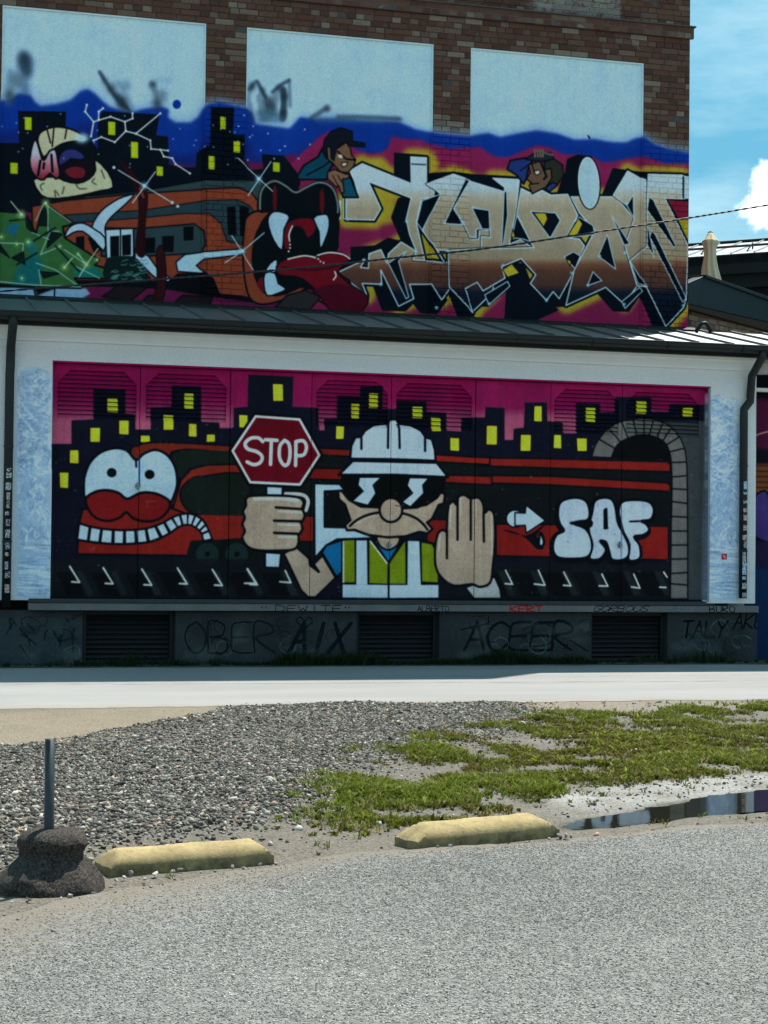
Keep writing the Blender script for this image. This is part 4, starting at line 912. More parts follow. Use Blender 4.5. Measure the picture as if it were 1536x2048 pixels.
XX, YY = np.meshgrid(xs, ys); P = np.stack([XX, YY], -1)
gv, gs, si, tn, tn2, pu = [look(m, P) for m in (m_gravel, m_grass, m_silt, m_tan, m_tan2, m_pud)]
f1, f2, f3 = look(F1, P), look(F2, P), look(F3, P)
def relief(Pq):
    z = .012*look(F1, Pq)+.006*look(F2, Pq)+.05*look(m_gravel, Pq)
    z = z-.055*look(gm_pud_soft, Pq)-.02*look(m_silt, Pq)
    ed = np.clip(np.minimum(Pq[..., 1]-asphalt_y(Pq[..., 0]), road_y(Pq[..., 0])-Pq[..., 1])/.5, 0, 1)
    rd = np.clip((road_y(Pq[..., 0])-Pq[..., 1])/.5, 0, 1)
    return z*ed+np.where(rd < .999, .003*(1-rd), -.012*(1-ed))
gm_pud_soft = gmask(puddle_px, .22)
ZZ = relief(P)
earth = np.empty(XX.shape+(4,)); base = np.array([.145, .118, .083]); 
earth[..., :3] = base; earth[..., 3] = 1
def lay(c, m):
    m = np.clip(m, 0, 1)[..., None]; earth[..., :3] = earth[..., :3]*(1-m)+np.array(c)*m
lay((.13, .11, .08), np.clip(.5+.5*f1, 0, 1)*.7)
lay((.11, .097, .075), gv); lay((.07, .062, .048), gv*np.clip(.5+f3*.5, 0, 1)*.5)
lay((.25, .195, .12), tn); lay((.20, .16, .08), tn*np.clip(f2, 0, 1)*.6)
lay((.25, .21, .155), tn2)
lay((.12, .105, .075), gs*.8); lay((.24, .21, .165), gs*np.clip(f1-.2, 0, 1)*.7)
lay((.46, .45, .42), np.clip(si*1.1+f2*.45*si-.1, 0, 1)*np.clip(.6+f1*.5, 0, 1)); earth[..., 3] -= .75*si  # pale silt, with the wet ground's white reflections painted into its colour
lay((.028, .026, .012), np.clip(pu*1.5, 0, 1)); lay((.05, .06, .012), np.clip(pu*1.2, 0, 1)*np.clip(f2-.3, 0, 1)); earth[..., 3] = np.maximum(earth[..., 3], np.clip(pu*1.5, 0, 1))
ny, nx = XX.shape; idx = np.arange(nx*ny).reshape(ny, nx)
quads = np.stack([idx[:-1, :-1], idx[:-1, 1:], idx[1:, 1:], idx[1:, :-1]], -1).reshape(-1, 4)
cen = P[:-1, :-1].reshape(-1, 2)+step/2
keep = (cen[:, 1] > asphalt_y(cen[:, 0])-.35) & (cen[:, 1] < road_y(cen[:, 0])+.2)
me = numpy_mesh('verge', np.stack([XX, YY, ZZ], -1).reshape(-1, 3), quads[keep], {'earth': earth.reshape(-1, 4)}, M_VERGE, True)
tag(obj('verge', me), kind='structure')

# far road along the building: pale worn concrete
t = NT('road_concrete', .85, .3)
c = t.mix(t.ramp(t.noise(.7, 6, .6, stretch=(.35, 1.2, 1)), .3, .72), (.20, .196, .188), (.26, .256, .246))
c = t.mix(t.ramp(t.noise(38, 5, .75), .35, .75, 0, .5), c, t.mix(.5, c, (.18, .175, .165)))
c = t.mix(t.ramp(t.noise(3.2, 6, .6, stretch=(.12, 2.2, 1)), .56, .70, 0, .45), c, (.20, .195, .18)); c = t.mix(t.ramp(t.mul(t.attr('dust', 'Fac'), t.ramp(t.noise(5, 6, .7), .3, .65, .1, 1.2)), .15, .9, 0, .85), c, (.23, .19, .14)); c = t.mix(t.ramp(t.noise(.5, 5, .6, stretch=(.5, 1, 1)), .52, .62, 0, .22), c, (.16, .155, .145)); t.color(c); t.bump(t.noise(60, 5, .7), .006); M_ROAD = t.m
Vr, Dr = [], []; xs = np.concatenate([[-40, -20, -8], np.arange(-5, 20, .1), [30, 50]]); K_ = [0, .05, .1, .2, .35, .6, 1.0, 1.6, 2.4, 3.4]
for x in xs:
    e = float(road_y(x))+.05*math.sin(x*1.7)+.035*math.sin(x*5.3+1)+random.uniform(-.04, .04)
    for q_ in K_: Vr.append((x, e+q_, .006)); Dr.append(max(0, 1-q_/(.5+.35*math.sin(x*1.1))))
    Vr.append((x, 24.55, .006)); Dr.append(.25)
r_ = len(K_)+1; id3 = np.arange(len(xs)*r_).reshape(len(xs), r_)
me = numpy_mesh('road', np.array(Vr), np.stack([id3[:-1, :-1], id3[1:, :-1], id3[1:, 1:], id3[:-1, 1:]], -1).reshape(-1, 4), {'dust': np.repeat(np.array(Dr)[:, None], 3, 1)}, M_ROAD)
tag(obj('road', me), kind='structure')
# a worn kerbside joint and the strip of earth under the wall
t = NT('wall_foot_soil', .95, .2); t.color(t.mix(t.noise(9, 5, .7), (.03, .035, .022), (.10, .095, .07))); t.bump(t.noise(40, 5, .7), .02)
b = MB()
fp = [(-8+i*.3, 24.55-.06*math.sin(i*1.3)-.04*math.sin(i*.47)-.05*random.random(), .010) for i in range(90)]
b.poly(fp+[(fp[-1][0], 26.4, .010), (-8, 26.4, .010)]); tag(obj('dirt_strip', b, t.m), kind='structure')
t = NT('joint_dark', .95, .2); t.color((.10, .097, .09)); b = MB()
for (x0, y0), (x1, y1), w in ((Gn(-300, 1373), Gn(1700, 1362), .035), (Gn(0, 1369), Gn(420, 1366.5), .02), (Gn(1200, 1354), Gn(1700, 1349), .02)):
    n = 60; up_, dn = [], []
    for i in range(n+1):
        a = i/n; x, y = x0+(x1-x0)*a, y0+(y1-y0)*a; j = random.uniform(-.02, .02); k = w*random.uniform(.15, 1)
        up_.append((x, y+j+k/2, .0105)); dn.append((x, y+j-k/2, .0105))
    b.poly(dn+up_[::-1])
tag(obj('road_joint', b, t.m), kind='structure')

# near parking lane: coarse weathered asphalt with dust at its edge
t = NT('asphalt', .88, .35)
v = t.voro(55, out='Color'); bw = t.new('ShaderNodeRGBToBW'); t.l.new(v, bw.inputs[0]); v2 = t.voro(110, out='Color'); bw2 = t.new('ShaderNodeRGBToBW'); t.l.new(v2, bw2.inputs[0])
c = t.mix(t.ramp(bw.outputs[0], .12, .88), (.012, .012, .011), (.225, .217, .198)); c = t.mix(.42, c, t.mix(bw2.outputs[0], (.010, .010, .009), (.25, .24, .22)))
c = t.mix(t.ramp(t.noise(.9, 6, .6), .35, .68, 0, .55), c, t.mix(.55, c, (.13, .13, .13)))
c = t.mix(t.ramp(t.noise(24, 4, .7), .62, .74, 0, .5), c, (.05, .05, .05))
c = t.mix(t.ramp(t.noise(.35, 5, .65), .46, .64, 0, .45), c, t.mix(.45, c, (.24, .232, .215)))
wv = t.new('ShaderNodeVectorMath', operation='ADD'); nzv = t.new('ShaderNodeTexNoise'); nzv.inputs['Scale'].default_value = 1.6; nzv.inputs['Detail'].default_value = 5
t.l.new(t.pos(), nzv.inputs['Vector']); t.l.new(nzv.outputs['Color'], wv.inputs[1]); t.l.new(t.pos(), wv.inputs[0])
crk = t.mul(t.ramp(t.voro(.42, 'DISTANCE_TO_EDGE', vec=wv.outputs[0]), .0015, .004, 1, 0), t.ramp(t.noise(.6, 3), .5, .58))
c = t.mix(t.mul(crk, .6), c, (.035, .035, .035))
d = t.attr('dust', 'Fac'); dn = t.mul(d, t.ramp(t.noise(7, 6, .7), .25, .65, .25, 1.15))
c = t.mix(t.ramp(dn, .1, .9, 0, .92), c, t.mix(t.noise(40, 5, .7), (.085, .068, .046), (.175, .145, .105)))
t.color(c); t.bump(t.voro(60), .006, .8); M_ASPH = t.m
xs = np.concatenate([[-60, -20], np.arange(-5, 18, .08), [30, 80]]); rows = 27
V, Dd = [], []
for x in xs:
    e = float(asphalt_y(x))+.05*math.sin(x*3.1)+.03*math.sin(x*8.7)+random.uniform(-.025, .025)
    for k in range(rows):
        a = min(k/(rows-2), 1.0); y = e-(a**2)*(e+2.0) if k < rows-1 else -55.0
        V.append((x, y, .006+.0*a)); Dd.append(e-y)
V = np.array(V); Dd = np.array(Dd); a_ = 0
wdt = np.interp(V[:, 0], [-1, .3, 1.3, 2.2, 3, 5, 18], [1.5, 1.35, .95, .45, .25, .16, .14])
dust = np.clip(1-Dd/wdt, 0, 1)
n0 = len(xs); id2 = np.arange(n0*rows).reshape(n0, rows)
q = np.stack([id2[:-1, :-1], id2[:-1, 1:], id2[1:, 1:], id2[1:, :-1]], -1).reshape(-1, 4)[:, ::-1]
me = numpy_mesh('asphalt', V, q, {'dust': np.repeat(dust[:, None], 3, 1)}, M_ASPH)
tag(obj('asphalt', me), kind='structure')

# coarse aggregate standing proud of the worn binder, near the camera where single chips show
def octa(pts, size, r):
    o = np.array([(1,0,0),(-1,0,0),(0,1,0),(0,-1,0),(0,0,1),(0,0,-1)], float); fo = np.array([(0,2,4),(2,1,4),(1,3,4),(3,0,4),(2,0,5),(1,2,5),(3,1,5),(0,3,5)])
    n = len(pts); v = o[None]*(1+r.uniform(-.35, .35, (n, 6, 1))); v = np.einsum('nij,nkj->nki', rot_mats(n, r), v)*size[:, None, None]; v[..., 2] *= .7
    return (v+pts[:, None]).reshape(-1, 3), (fo[None]+np.arange(n)[:, None, None]*6).reshape(-1, 3)

# puddle
t = NT('water', .03, .5); t.color((.012, .012, .008)); t.b.inputs['IOR'].default_value = 1.33; t.bump(t.noise(7, 3), .002, .12)
water_px = [(1125,1644),(1150,1634),(1200,1626),(1260,1616),(1300,1608),(1340,1602),(1400,1588),(1456,1580),(1536,1572),(1800,1545),(1800,1590),(1620,1605),(1536,1613),(1470,1620),(1400,1628),(1330,1633),(1260,1643),(1190,1650),(1140,1652)]
pp = gpoly(water_px); pz = []
for a, b_ in zip(pp, np.roll(pp, -1, 0)):
    for k in range(4): q_ = a+(b_-a)*k/4; pz.append((q_[0]+random.uniform(-.03, .03), q_[1]+random.uniform(-.03, .03), -.024))
tag(obj('puddle', MB().poly(pz), t.m), kind='structure')

# stones: thousands of angular chips as one mass
def icosa():
    p = (1+5**.5)/2
    v = np.array([(-1,p,0),(1,p,0),(-1,-p,0),(1,-p,0),(0,-1,p),(0,1,p),(0,-1,-p),(0,1,-p),(p,0,-1),(p,0,1),(-p,0,-1),(-p,0,1)], float); v /= np.linalg.norm(v[0])
    f = np.array([(0,11,5),(0,5,1),(0,1,7),(0,7,10),(0,10,11),(1,5,9),(5,11,4),(11,10,2),(10,7,6),(7,1,8),(3,9,4),(3,4,2),(3,2,6),(3,6,8),(3,8,9),(4,9,5),(2,4,11),(6,2,10),(8,6,7),(9,8,1)])
    return v, f
def rot_mats(n, r):
    q = r.normal(size=(n, 4)); q /= np.linalg.norm(q, axis=1)[:, None]; w, x, y, z = q.T
    return np.stack([1-2*(y*y+z*z), 2*(x*y-z*w), 2*(x*z+y*w), 2*(x*y+z*w), 1-2*(x*x+z*z), 2*(y*z-x*w), 2*(x*z-y*w), 2*(y*z+x*w), 1-2*(x*x+y*y)], 1).reshape(n, 3, 3)
IV, IF = icosa()
def stones(pts, size, r):
    n = len(pts); v = IV[None]*(1+r.uniform(-.36, .30, (n, 12, 1)))
    v = np.einsum('nij,nkj->nki', rot_mats(n, r), v*np.stack([r.uniform(.8, 1.35, n), r.uniform(.6, 1.0, n), r.uniform(.35, .75, n)], 1)[:, None])
    v = v*size[:, None, None]; v[..., 2] *= .8
    v += pts[:, None]; f = (IF[None]+np.arange(n)[:, None, None]*12).reshape(-1, 3)
    return v.reshape(-1, 3), f
def stone_cols(n, r):
    k = r.random(n); g_ = np.where(k < .42, r.uniform(.02, .06, n), np.where(k < .80, r.uniform(.07, .19, n), r.uniform(.22, .48, n)))
    c = g_[:, None]*np.array([.93, .855, .70])[None]; w = r.random(n); c = np.where((w < .10)[:, None], c*np.array([1.25, .88, .74]), c); c = np.where((w > .93)[:, None], c*np.array([.86, .98, 1.08]), c); return c
N = 400000
pts = np.stack([RNG.uniform(-3.2, 12.5, N), RNG.uniform(7.2, 18.6, N)], 1)
den = look(m_gravel, pts)**1.3*.95+.018+.04*look(m_grass, pts)+.05*look(m_silt, pts)
den = den*np.clip(1.05+.25*look(F1, pts), .3, 1.3)
ok = (RNG.random(N) < den) & (pts[:, 1] > asphalt_y(pts[:, 0])+.04) & ((pts[:, 1] < road_y(pts[:, 0])-.05) | ((pts[:, 1] < road_y(pts[:, 0])+.55) & (RNG.random(N) < .05))) & (look(m_tan, pts) < .8) & (look(m_pud, pts) < .15)
pts = pts[ok]
near = np.clip((13.5-pts[:, 1])/5, 0, 1)
size = np.exp(RNG.normal(-4.70, .36, len(pts)))*(1+.45*near*look(m_gravel, pts)); size = np.clip(size, .006, .034)
size = np.where(pts[:, 1] > road_y(pts[:, 0])-.05, size*.6, size); z = np.where(pts[:, 1] > road_y(pts[:, 0])-.05, .006, relief(pts))+size*.25
t = NT('gravel_stone', .85, .3); t.color(t.mix(t.ramp(t.noise(120, 4, .7), .35, .7, 0, .5), t.attr('tone'), t.mix(.5, t.attr('tone'), (.12, .11, .10)))); M_GRAVEL = t.m
v, f = stones(np.column_stack([pts, z]), size, RNG)
me = numpy_mesh('gravel', v, f, {'tone': np.repeat(stone_cols(len(pts), RNG), 12, 0)}, M_GRAVEL)
tag(obj('gravel', me), kind='stuff'); print('gravel stones', len(pts))

NA = 230000
ga = np.stack([RNG.uniform(-.6, 6.2, NA), RNG.uniform(5.3, 9.9, NA)], 1)
lat = ga[:, 0]*CR.x+ga[:, 1]*CR.y; dep = ga[:, 0]*fw.x+ga[:, 1]*fw.y
okg = (np.abs(lat) < dep*.225+.1) & (ga[:, 1] < asphalt_y(ga[:, 0])-.02)
ga = ga[okg]; dd = asphalt_y(ga[:, 0])-ga[:, 1]; wd_ = np.interp(ga[:, 0], [-1, .3, 1.3, 2.2, 3, 5, 18], [1.5, 1.35, .95, .45, .25, .16, .14])
ga = ga[RNG.random(len(ga)) < np.clip(dd/wd_, .12, 1)][:150000]
sg = RNG.uniform(.0024, .0056, len(ga)); kg = RNG.random(len(ga))
tg = np.where(kg < .24, RNG.uniform(.03, .08, len(ga)), np.where(kg < .66, RNG.uniform(.13, .23, len(ga)), RNG.uniform(.26, .46, len(ga))))[:, None]*np.array([1.05, 1, .90])
tg = tg*np.clip(1+.13*look(F3, ga)+.08*look(F1, ga), .6, 1.4)[:, None]
va, fa = octa(np.column_stack([ga, np.full(len(ga), .0065)]), sg, RNG)
tag(obj('asphalt_grit', numpy_mesh('asphalt_grit', va, fa, {'tone': np.repeat(tg, 6, 0)}, M_GRAVEL)), kind='stuff'); print('grit', len(ga))

# grass and low weeds: blades in tufts
def blades(base, n_per, h, wid, lean, r, cols):
    n = len(base); B = np.repeat(base, n_per, 0); m = len(B)
    hh = np.repeat(h, n_per)*r.uniform(.45, 1.15, m); a = r.uniform(0, 2*np.pi, m); l = r.uniform(.1, 1, m)*lean*hh
    sp = r.uniform(0, 1, m)*np.repeat(h, n_per)*.55
    bx = B[:, 0]+np.cos(a)*sp; by = B[:, 1]+np.sin(a)*sp
    w = wid*r.uniform(.6, 1.3, m); t_ = a+np.pi/2+r.uniform(-.6, .6, m)
    dx, dy = np.cos(t_)*w/2, np.sin(t_)*w/2; lx, ly = np.cos(a)*l, np.sin(a)*l
    V = np.empty((m, 5, 3))
    V[:, 0] = np.stack([bx-dx, by-dy, B[:, 2]-.004], 1); V[:, 1] = np.stack([bx+dx, by+dy, B[:, 2]-.004], 1)
    V[:, 2] = np.stack([bx+dx*.8+lx*.4, by+dy*.8+ly*.4, B[:, 2]+hh*.62], 1); V[:, 3] = np.stack([bx-dx*.8+lx*.4, by-dy*.8+ly*.4, B[:, 2]+hh*.62], 1)
    V[:, 4] = np.stack([bx+lx, by+ly, B[:, 2]+hh*(1-.25*r.random(m))], 1)
    c = np.repeat(np.repeat(cols, n_per, 0)*r.uniform(.7, 1.3, (m, 1)), 5, 0)
    k = np.arange(m)[:, None]*5
    F = np.concatenate([k+np.array([[0, 1, 2]]), k+np.array([[0, 2, 3]]), k+np.array([[3, 2, 4]])])
    return V.reshape(-1, 3), F, c
def leaf_mat(name):
    t = NT(name, .7, .08); t.color(t.attr('tone')); t.b.inputs['Transmission Weight'].default_value = 0
    tr = t.new('ShaderNodeBsdfTranslucent'); t.l.new(t.attr('tone'), tr.inputs[0]); ms = t.new('ShaderNodeMixShader'); ms.inputs[0].default_value = .30
    o = t.n['Material Output']; t.l.new(t.b.outputs[0], ms.inputs[1]); t.l.new(tr.outputs[0], ms.inputs[2]); t.l.new(ms.outputs[0], o.inputs[0]); return t.m
M_GRASS = leaf_mat('grass_blade')
N = 170000
pts = np.stack([RNG.uniform(1.0, 14, N), RNG.uniform(8.5, 18.5, N)], 1)
d = look(m_grass, pts)*np.clip(.54+.30*look(F1, pts)+.70*look(F2, pts), 0, 1)*(1-np.clip(look(m_silt, pts)*1.4, 0, .97))
d += .006*(1-look(m_gravel, pts))*(1-look(m_tan, pts))
ok = (RNG.random(N) < d*1.05) & (look(m_pud, pts) < .1) & (pts[:, 1] > asphalt_y(pts[:, 0])+.08) & (pts[:, 1] < road_y(pts[:, 0])-.12); pts = pts[ok]
lush = np.clip(.5+.5*look(F3, pts)+.35*look(F1, pts), 0, 1)[:, None]; kk = RNG.random((len(pts), 1))
cols = np.where(kk < .10, np.array([[.26, .21, .10]]), np.array([[.094, .084, .016]])*(1-lush)+np.array([[.105, .138, .012]])*lush)*RNG.uniform(.7, 1.25, (len(pts), 1))
h = RNG.uniform(.016, .038, len(pts))*(1+.6*lush[:, 0])
v, f, c = blades(np.column_stack([pts, relief(pts)]), 7, h, .009, 1.7, RNG, cols)
N2 = 60000
p2 = np.stack([RNG.uniform(1.0, 13, N2), RNG.uniform(8.5, 18.5, N2)], 1)
d2 = look(m_grass, p2)*np.clip(.25+.55*look(F2, p2)+.35*look(F1, p2), 0, 1)*(1-np.clip(look(m_silt, p2)*1.4, 0, .97))
p2 = p2[(RNG.random(N2) < d2*.5) & (look(m_pud, p2) < .1) & (p2[:, 1] > asphalt_y(p2[:, 0])+.08) & (p2[:, 1] < road_y(p2[:, 0])-.12)]
c2 = np.array([[.145, .165, .016]])*RNG.uniform(.35, 1.3, (len(p2), 1))
v2, f2_, cc2 = blades(np.column_stack([p2, relief(p2)]), 6, RNG.uniform(.025, .055, len(p2)), .024, 2.0, RNG, c2)
f = np.concatenate([f, f2_+len(v)]); v = np.concatenate([v, v2]); c = np.concatenate([c, cc2])
tag(obj('grass', numpy_mesh('grass', v, f, {'tone': c}, M_GRASS)), kind='stuff'); print('grass tufts', len(pts))
n = 900
wx = np.concatenate([RNG.uniform(W(480, 0, YA).x, W(1190, 0, YA).x, n-260), RNG.uniform(1.2, 13, 260)]); wy = RNG.uniform(YA-.42, YA-.03, n)
hh = RNG.uniform(.05, .16, n)*np.clip(1+.6*np.sin(wx*2.3)+.4*np.sin(wx*5.9), .35, 2)
v, f, c = blades(np.column_stack([wx, wy, np.full(n, .01)]), 12, hh, .014, .8, RNG, np.tile(np.array([[.022, .036, .014]]), (n, 1)))
tag(obj('weeds', numpy_mesh('weeds', v, f, {'tone': c}, M_GRASS)), kind='stuff')

# ------------------------------------------------------------ dock building
X0, XL, XR, X1 = W(-420, 1000, YA).x, W(103.5, 900, YD).x, W(1410, 900, YD).x, W(1512, 900, YA).x
ZE, ZF, ZD = 4.80, .92, 4.185                       # eave, door foot, door head
ZT = 5.32                                           # where the lean-to roof meets the brick
dock = thing('loading_dock_building', 'long white plastered loading dock building with painted doors under a lean-to metal roof', 'building', (7, YA, 0))
b = MB(); b.box(X0, XL, YA, YA+.3, ZF-.02, ZD).box(XR, X1, YA, YA+.3, ZF-.02, ZD).box(X0, X1, YA, YA+.3, ZD, 4.60)
obj('wall', b, M_PLASTER, dock)
b = MB(); b.prism([(YA+.02, 4.47), (YA-.045, 4.47), (YA-.05, 4.50), (YA-.05, 4.60), (YA-.075, 4.62), (YA-.075, 4.665), (YA+.02, 4.665)], X0, X1+.03); obj('cornice', b, M_WHITE, dock)
obj('fascia', MB().box(X0-.3, X1+4.0, YA-.16, YA-.02, 4.667, ZE-.03), M_TRIM, dock)
b = MB(); b.box(XL-.0, XR, YD+.06, YD+.10, ZF, ZD); obj('door_backing', b, M_DARK, dock)
b = MB(); b.box(X0, X1, YA+.3, YB-.02, ZF, 4.6); obj('inner_wall', b, M_DARK, dock)
# doors
def door_leaf(x0, x1, ly):
    """leaf between x0 and x1; ly = louvre opening (left, right, bottom, top) or None for a flush board"""
    b = MB(); g_ = .005
    if ly is None:
        b.box(x0+g_, x1-g_, YD-.012, YD+.04, ZF+.01, ZD-.008)
        return obj('door_panel', b, M_DOOR, dock, bevel=.004)
    l, r, z0, z1 = ly
    b.box(x0+g_, l, YD, YD+.05, ZF+.01, ZD-.008).box(r, x1-g_, YD, YD+.05, ZF+.01, ZD-.008).box(l, r, YD, YD+.05, ZF+.01, z0).box(l, r, YD, YD+.05, z1, ZD-.008)
    c = .17
    b.prism([(l, z1-c), (l+c, z1), (l, z1)], 0, 1); b.v[-6:] = [(u, YD+(.002 if k < 3 else .048), w) for k, (u, w) in enumerate([(l, z1-c), (l+c, z1), (l, z1)]*2)]
    b.prism([(r, z1), (r-c, z1), (r, z1-c)], 0, 1); b.v[-6:] = [(u, YD+(.002 if k < 3 else .048), w) for k, (u, w) in enumerate([(r, z1), (r-c, z1), (r, z1-c)]*2)]
    o = obj('door', b, M_DOOR, dock)
    n = 11; dz = (z1-z0)/n; sm = None
    for k in range(n):
        zc = z0+dz*(k+.5)
        if sm is None:
            m_ = MB().prism([(-.004, -dz*.46), (.040, dz*.30), (.040, dz*.46), (.006, -dz*.24)], 0, r-l); sm = fix(m_.mesh('slat')); sm.materials.append(M_DOOR)
        s = bpy.data.objects.new('slat', sm); COL.objects.link(s); s.location = (l, YD+.012, zc); s.parent = o
    return o
zl0, zl1 = W(200, 838, YD).z, W(200, 742, YD).z
def dx(px): return W(px, 850, YD).x
cuts = [103.5, 279.5, 460, 623, 782.5, 951, 1101, 1244, 1410]
lou = {0: (114, 272), 1: (291, 452), 3: (632, 775), 4: (792, 943), 6: (1108, 1237), 7: (1252, 1398)}
for i in range(8):
    x0, x1 = (XL if i == 0 else dx(cuts[i])), (XR if i == 7 else dx(cuts[i+1]))
    d_ = door_leaf(x0, x1, (dx(lou[i][0]), dx(lou[i][1]), zl0, zl1) if i in lou else None)
    if i in (0, 3, 6):
        px = {0: 277, 3: 780, 6: 1241}[i]; hz = W(px, 972 if i == 0 else 1090, YD).z
        obj('handle', MB().box(dx(px)-.035, dx(px)+.035, YD-.03, YD-.002, hz-.02, hz+.02).box(dx(px)-.012, dx(px)+.012, YD-.05, YD-.002, hz-.05, hz+.05), M_STEEL, d_)
# steel jamb on the right of the doors
obj('jamb', MB().box(XR+.001, XR+.035, YA-.012, YA+.06, ZF, ZD), M_STEEL, dock)
# ledge, rail, plinth, vents
lx0, lx1 = W(57, 1212, YA-.1).x, W(1516, 1212, YA-.1).x
obj('ledge', MB().box(lx0, lx1, YA-.13, YA+.08, .765, .862), M_LEDGE, dock, bevel=.006)
obj('dock_rail', MB().box(lx0-.0, W(1405, 1200, YA).x, YA-.145, YA-.06, .868, .925), M_RUST, dock, bevel=.006)
pz = [(X0, 165), (350, 713), (878, 1182), (1334, 1516)]
def wx_(p): return W(p, 1270, YA).x
for a, c in pz:
    l, r = (a if a == X0 else wx_(a)), wx_(c)
    obj('plinth', MB().box(l, r, YA-.02, YA+.4, -.05, .762), M_PLINTH, dock, bevel=.012)
for a, c in ((165, 350), (713, 878), (1182, 1334)):
    l, r = wx_(a), wx_(c)
    vt = obj('vent', MB().box(l, r, YA+.30, YA+.36, -.05, .76).box(l+.002, l+.06, YA+.10, YA+.30, -.05, .70).box(r-.06, r-.002, YA+.10, YA+.30, -.05, .70).box(l, r, YA+.1, YA+.30, .70, .76), M_DARK, dock)
    sm = None; n = 10
    for k in range(n):
        if sm is None: sm = fix(MB().prism([(0, -.032), (.05, .014), (.05, .03), (.008, -.018)], l+.062, r-.062).mesh('slat')); sm.materials.append(M_SLATV)
        s = bpy.data.objects.new('slat', sm); COL.objects.link(s); s.location = (0, YA+.16, .06+k*.068); s.parent = vt
# lean-to roof: standing-seam pans
YE = YA-.42
sl = (ZT-ZE)/(YB-YE); ang = math.atan(sl); pan = .575; L = math.hypot(YB-YE, ZT-ZE)
roof = obj('roof', MB().prism([(YE+.02, ZE-.05), (YB-.02, ZT-.05), (YB-.02, ZT-.008), (YE+.02, ZE-.008)], X0-.3, X1+4.0), M_TRIM, dock)
pm = MB().box(0, pan-.012, 0, L, 0, .006).box(pan-.012, pan+.008, 0, L, 0, .04); pm = fix(pm.mesh('roof_panel')); pm.materials.append(M_ROOF)
n = int((X1+4.0-X0+.3)/pan)
for k in range(n):
    o = bpy.data.objects.new('roof_panel', pm); COL.objects.link(o); o.rotation_euler = (ang, 0, 0); o.location = (X0-.28+k*pan, YE, ZE)
    o.parent = roof
obj('wall_flashing', MB().prism([(YB-.012, ZT-.06), (YB-.16, ZT-.05), (YB-.16, ZT+.005), (YB-.012, ZT+.06)], X0-.3, W(1385, 655, YB).x+.02), M_TRIM, dock)
gp = [(YE-.06+.075*math.cos(a), ZE-.005+.085*math.sin(a)) for a in np.linspace(math.pi, 2*math.pi, 9)]
gp = gp+[(y*1+(.006 if y < YE-.06 else -.006), z_) for y, z_ in [(gp[-1][0], gp[-1][1]), (gp[0][0], gp[0][1])]]
gp2 = [(YE-.06+.069*math.cos(a), ZE-.005+.079*math.sin(a)) for a in np.linspace(2*math.pi, math.pi, 9)]
gut = obj('gutter', MB().prism(gp[:9]+gp2, X0-.3, X1+4.0).tube([(X0-.3, YE-.137, ZE-.004), (X1+4.0, YE-.137, ZE-.004)], .011, 8), M_GUTTER, dock)
for px in (137, 284, 430, 580, 745, 890, 1040, 1190, 1340, 1490):
    x = W(px, 660, YE-.14).x
    obj('bracket', MB().prism([(YE-.06+.088*math.cos(a), ZE-.005+.098*math.sin(a)) for a in np.linspace(math.pi, 2*math.pi, 7)], x-.014, x+.014), M_GUTTER, gut)
# soffit behind the gutter
obj('soffit', MB().box(X0-.3, X1+4.0, YE+.02, YA-.165, ZE-.085, ZE-.055), M_TRIM, dock)
# downpipes
M_PIPE = simple('downpipe_metal', (.009, .013, .013), .48, .3, .2, 9)
def downpipe(px_top, px_bot, ytop, ybend, seed):
    xt, xb = W(px_top, ytop, YA-.1).x, W(px_bot, 1100, YA-.1).x; zb = W(px_top, ybend, YA-.1).z
    r = .062
    p = [(xt, YE-.06, ZE-.06), (xt, YE-.06, ZE-.16), (xt, YA-.13, ZE-.42), (xt, YA-.085, zb+.10), (xt, YA-.085, zb+.03), (xb, YA-.085, zb-.10), (xb, YA-.085, zb-.18), (xb, YA-.085, .98 if seed else .80)]
    o = obj('downpipe', MB().tube(p, r, 12), M_PIPE, dock, smooth=True)
    rr = random.Random(seed)
    for z_ in (1.7, 3.0):
        obj('pipe_clamp', MB().tube([(xb, YA-.085, z_-.018), (xb, YA-.085, z_+.018)], r+.006, 12).box(xb-.01, xb+.01, YA-.03, YA+.01, z_-.01, z_+.01), M_GUTTER, o)
    zs = 1.0
    while zs < 2.75:
        hgt = rr.uniform(.04, .13); a0 = rr.uniform(-2.2, -1.9); a1 = a0+rr.uniform(.7, 1.5); bb = MB(); k = 5
        for i in range(k+1):
            a = a0+(a1-a0)*i/k
            for z_ in (zs, zs+hgt): bb.v.append((xb+(r+.002)*math.cos(a), YA-.085+(r+.002)*math.sin(a), z_+rr.uniform(-.006, .006)))
        bb.f += [(2*i, 2*i+2, 2*i+3, 2*i+1) for i in range(k)]
        obj('sticker', bb, STK[rr.randrange(len(STK))], o); zs += hgt+rr.uniform(.0, .09)
STK = []
for i, (c1, c2, s_) in enumerate((((.55,.55,.52),(.02,.02,.02),60),((.5,.5,.5),(.05,.06,.07),90),((.25,.06,.04),(.5,.45,.4),70),((.05,.22,.42),(.6,.62,.62),60),((.32,.33,.34),(.03,.03,.03),45))):
    t = NT('sticker_print_%d' % i, .5, .4); t.color(t.mix(t.ramp(t.noise(s_, 3), .47, .53), c1, c2)); STK.append(t.m)
downpipe(22, 14, 672, 735, 0); downpipe(1502, 1487, 712, 806, 7)
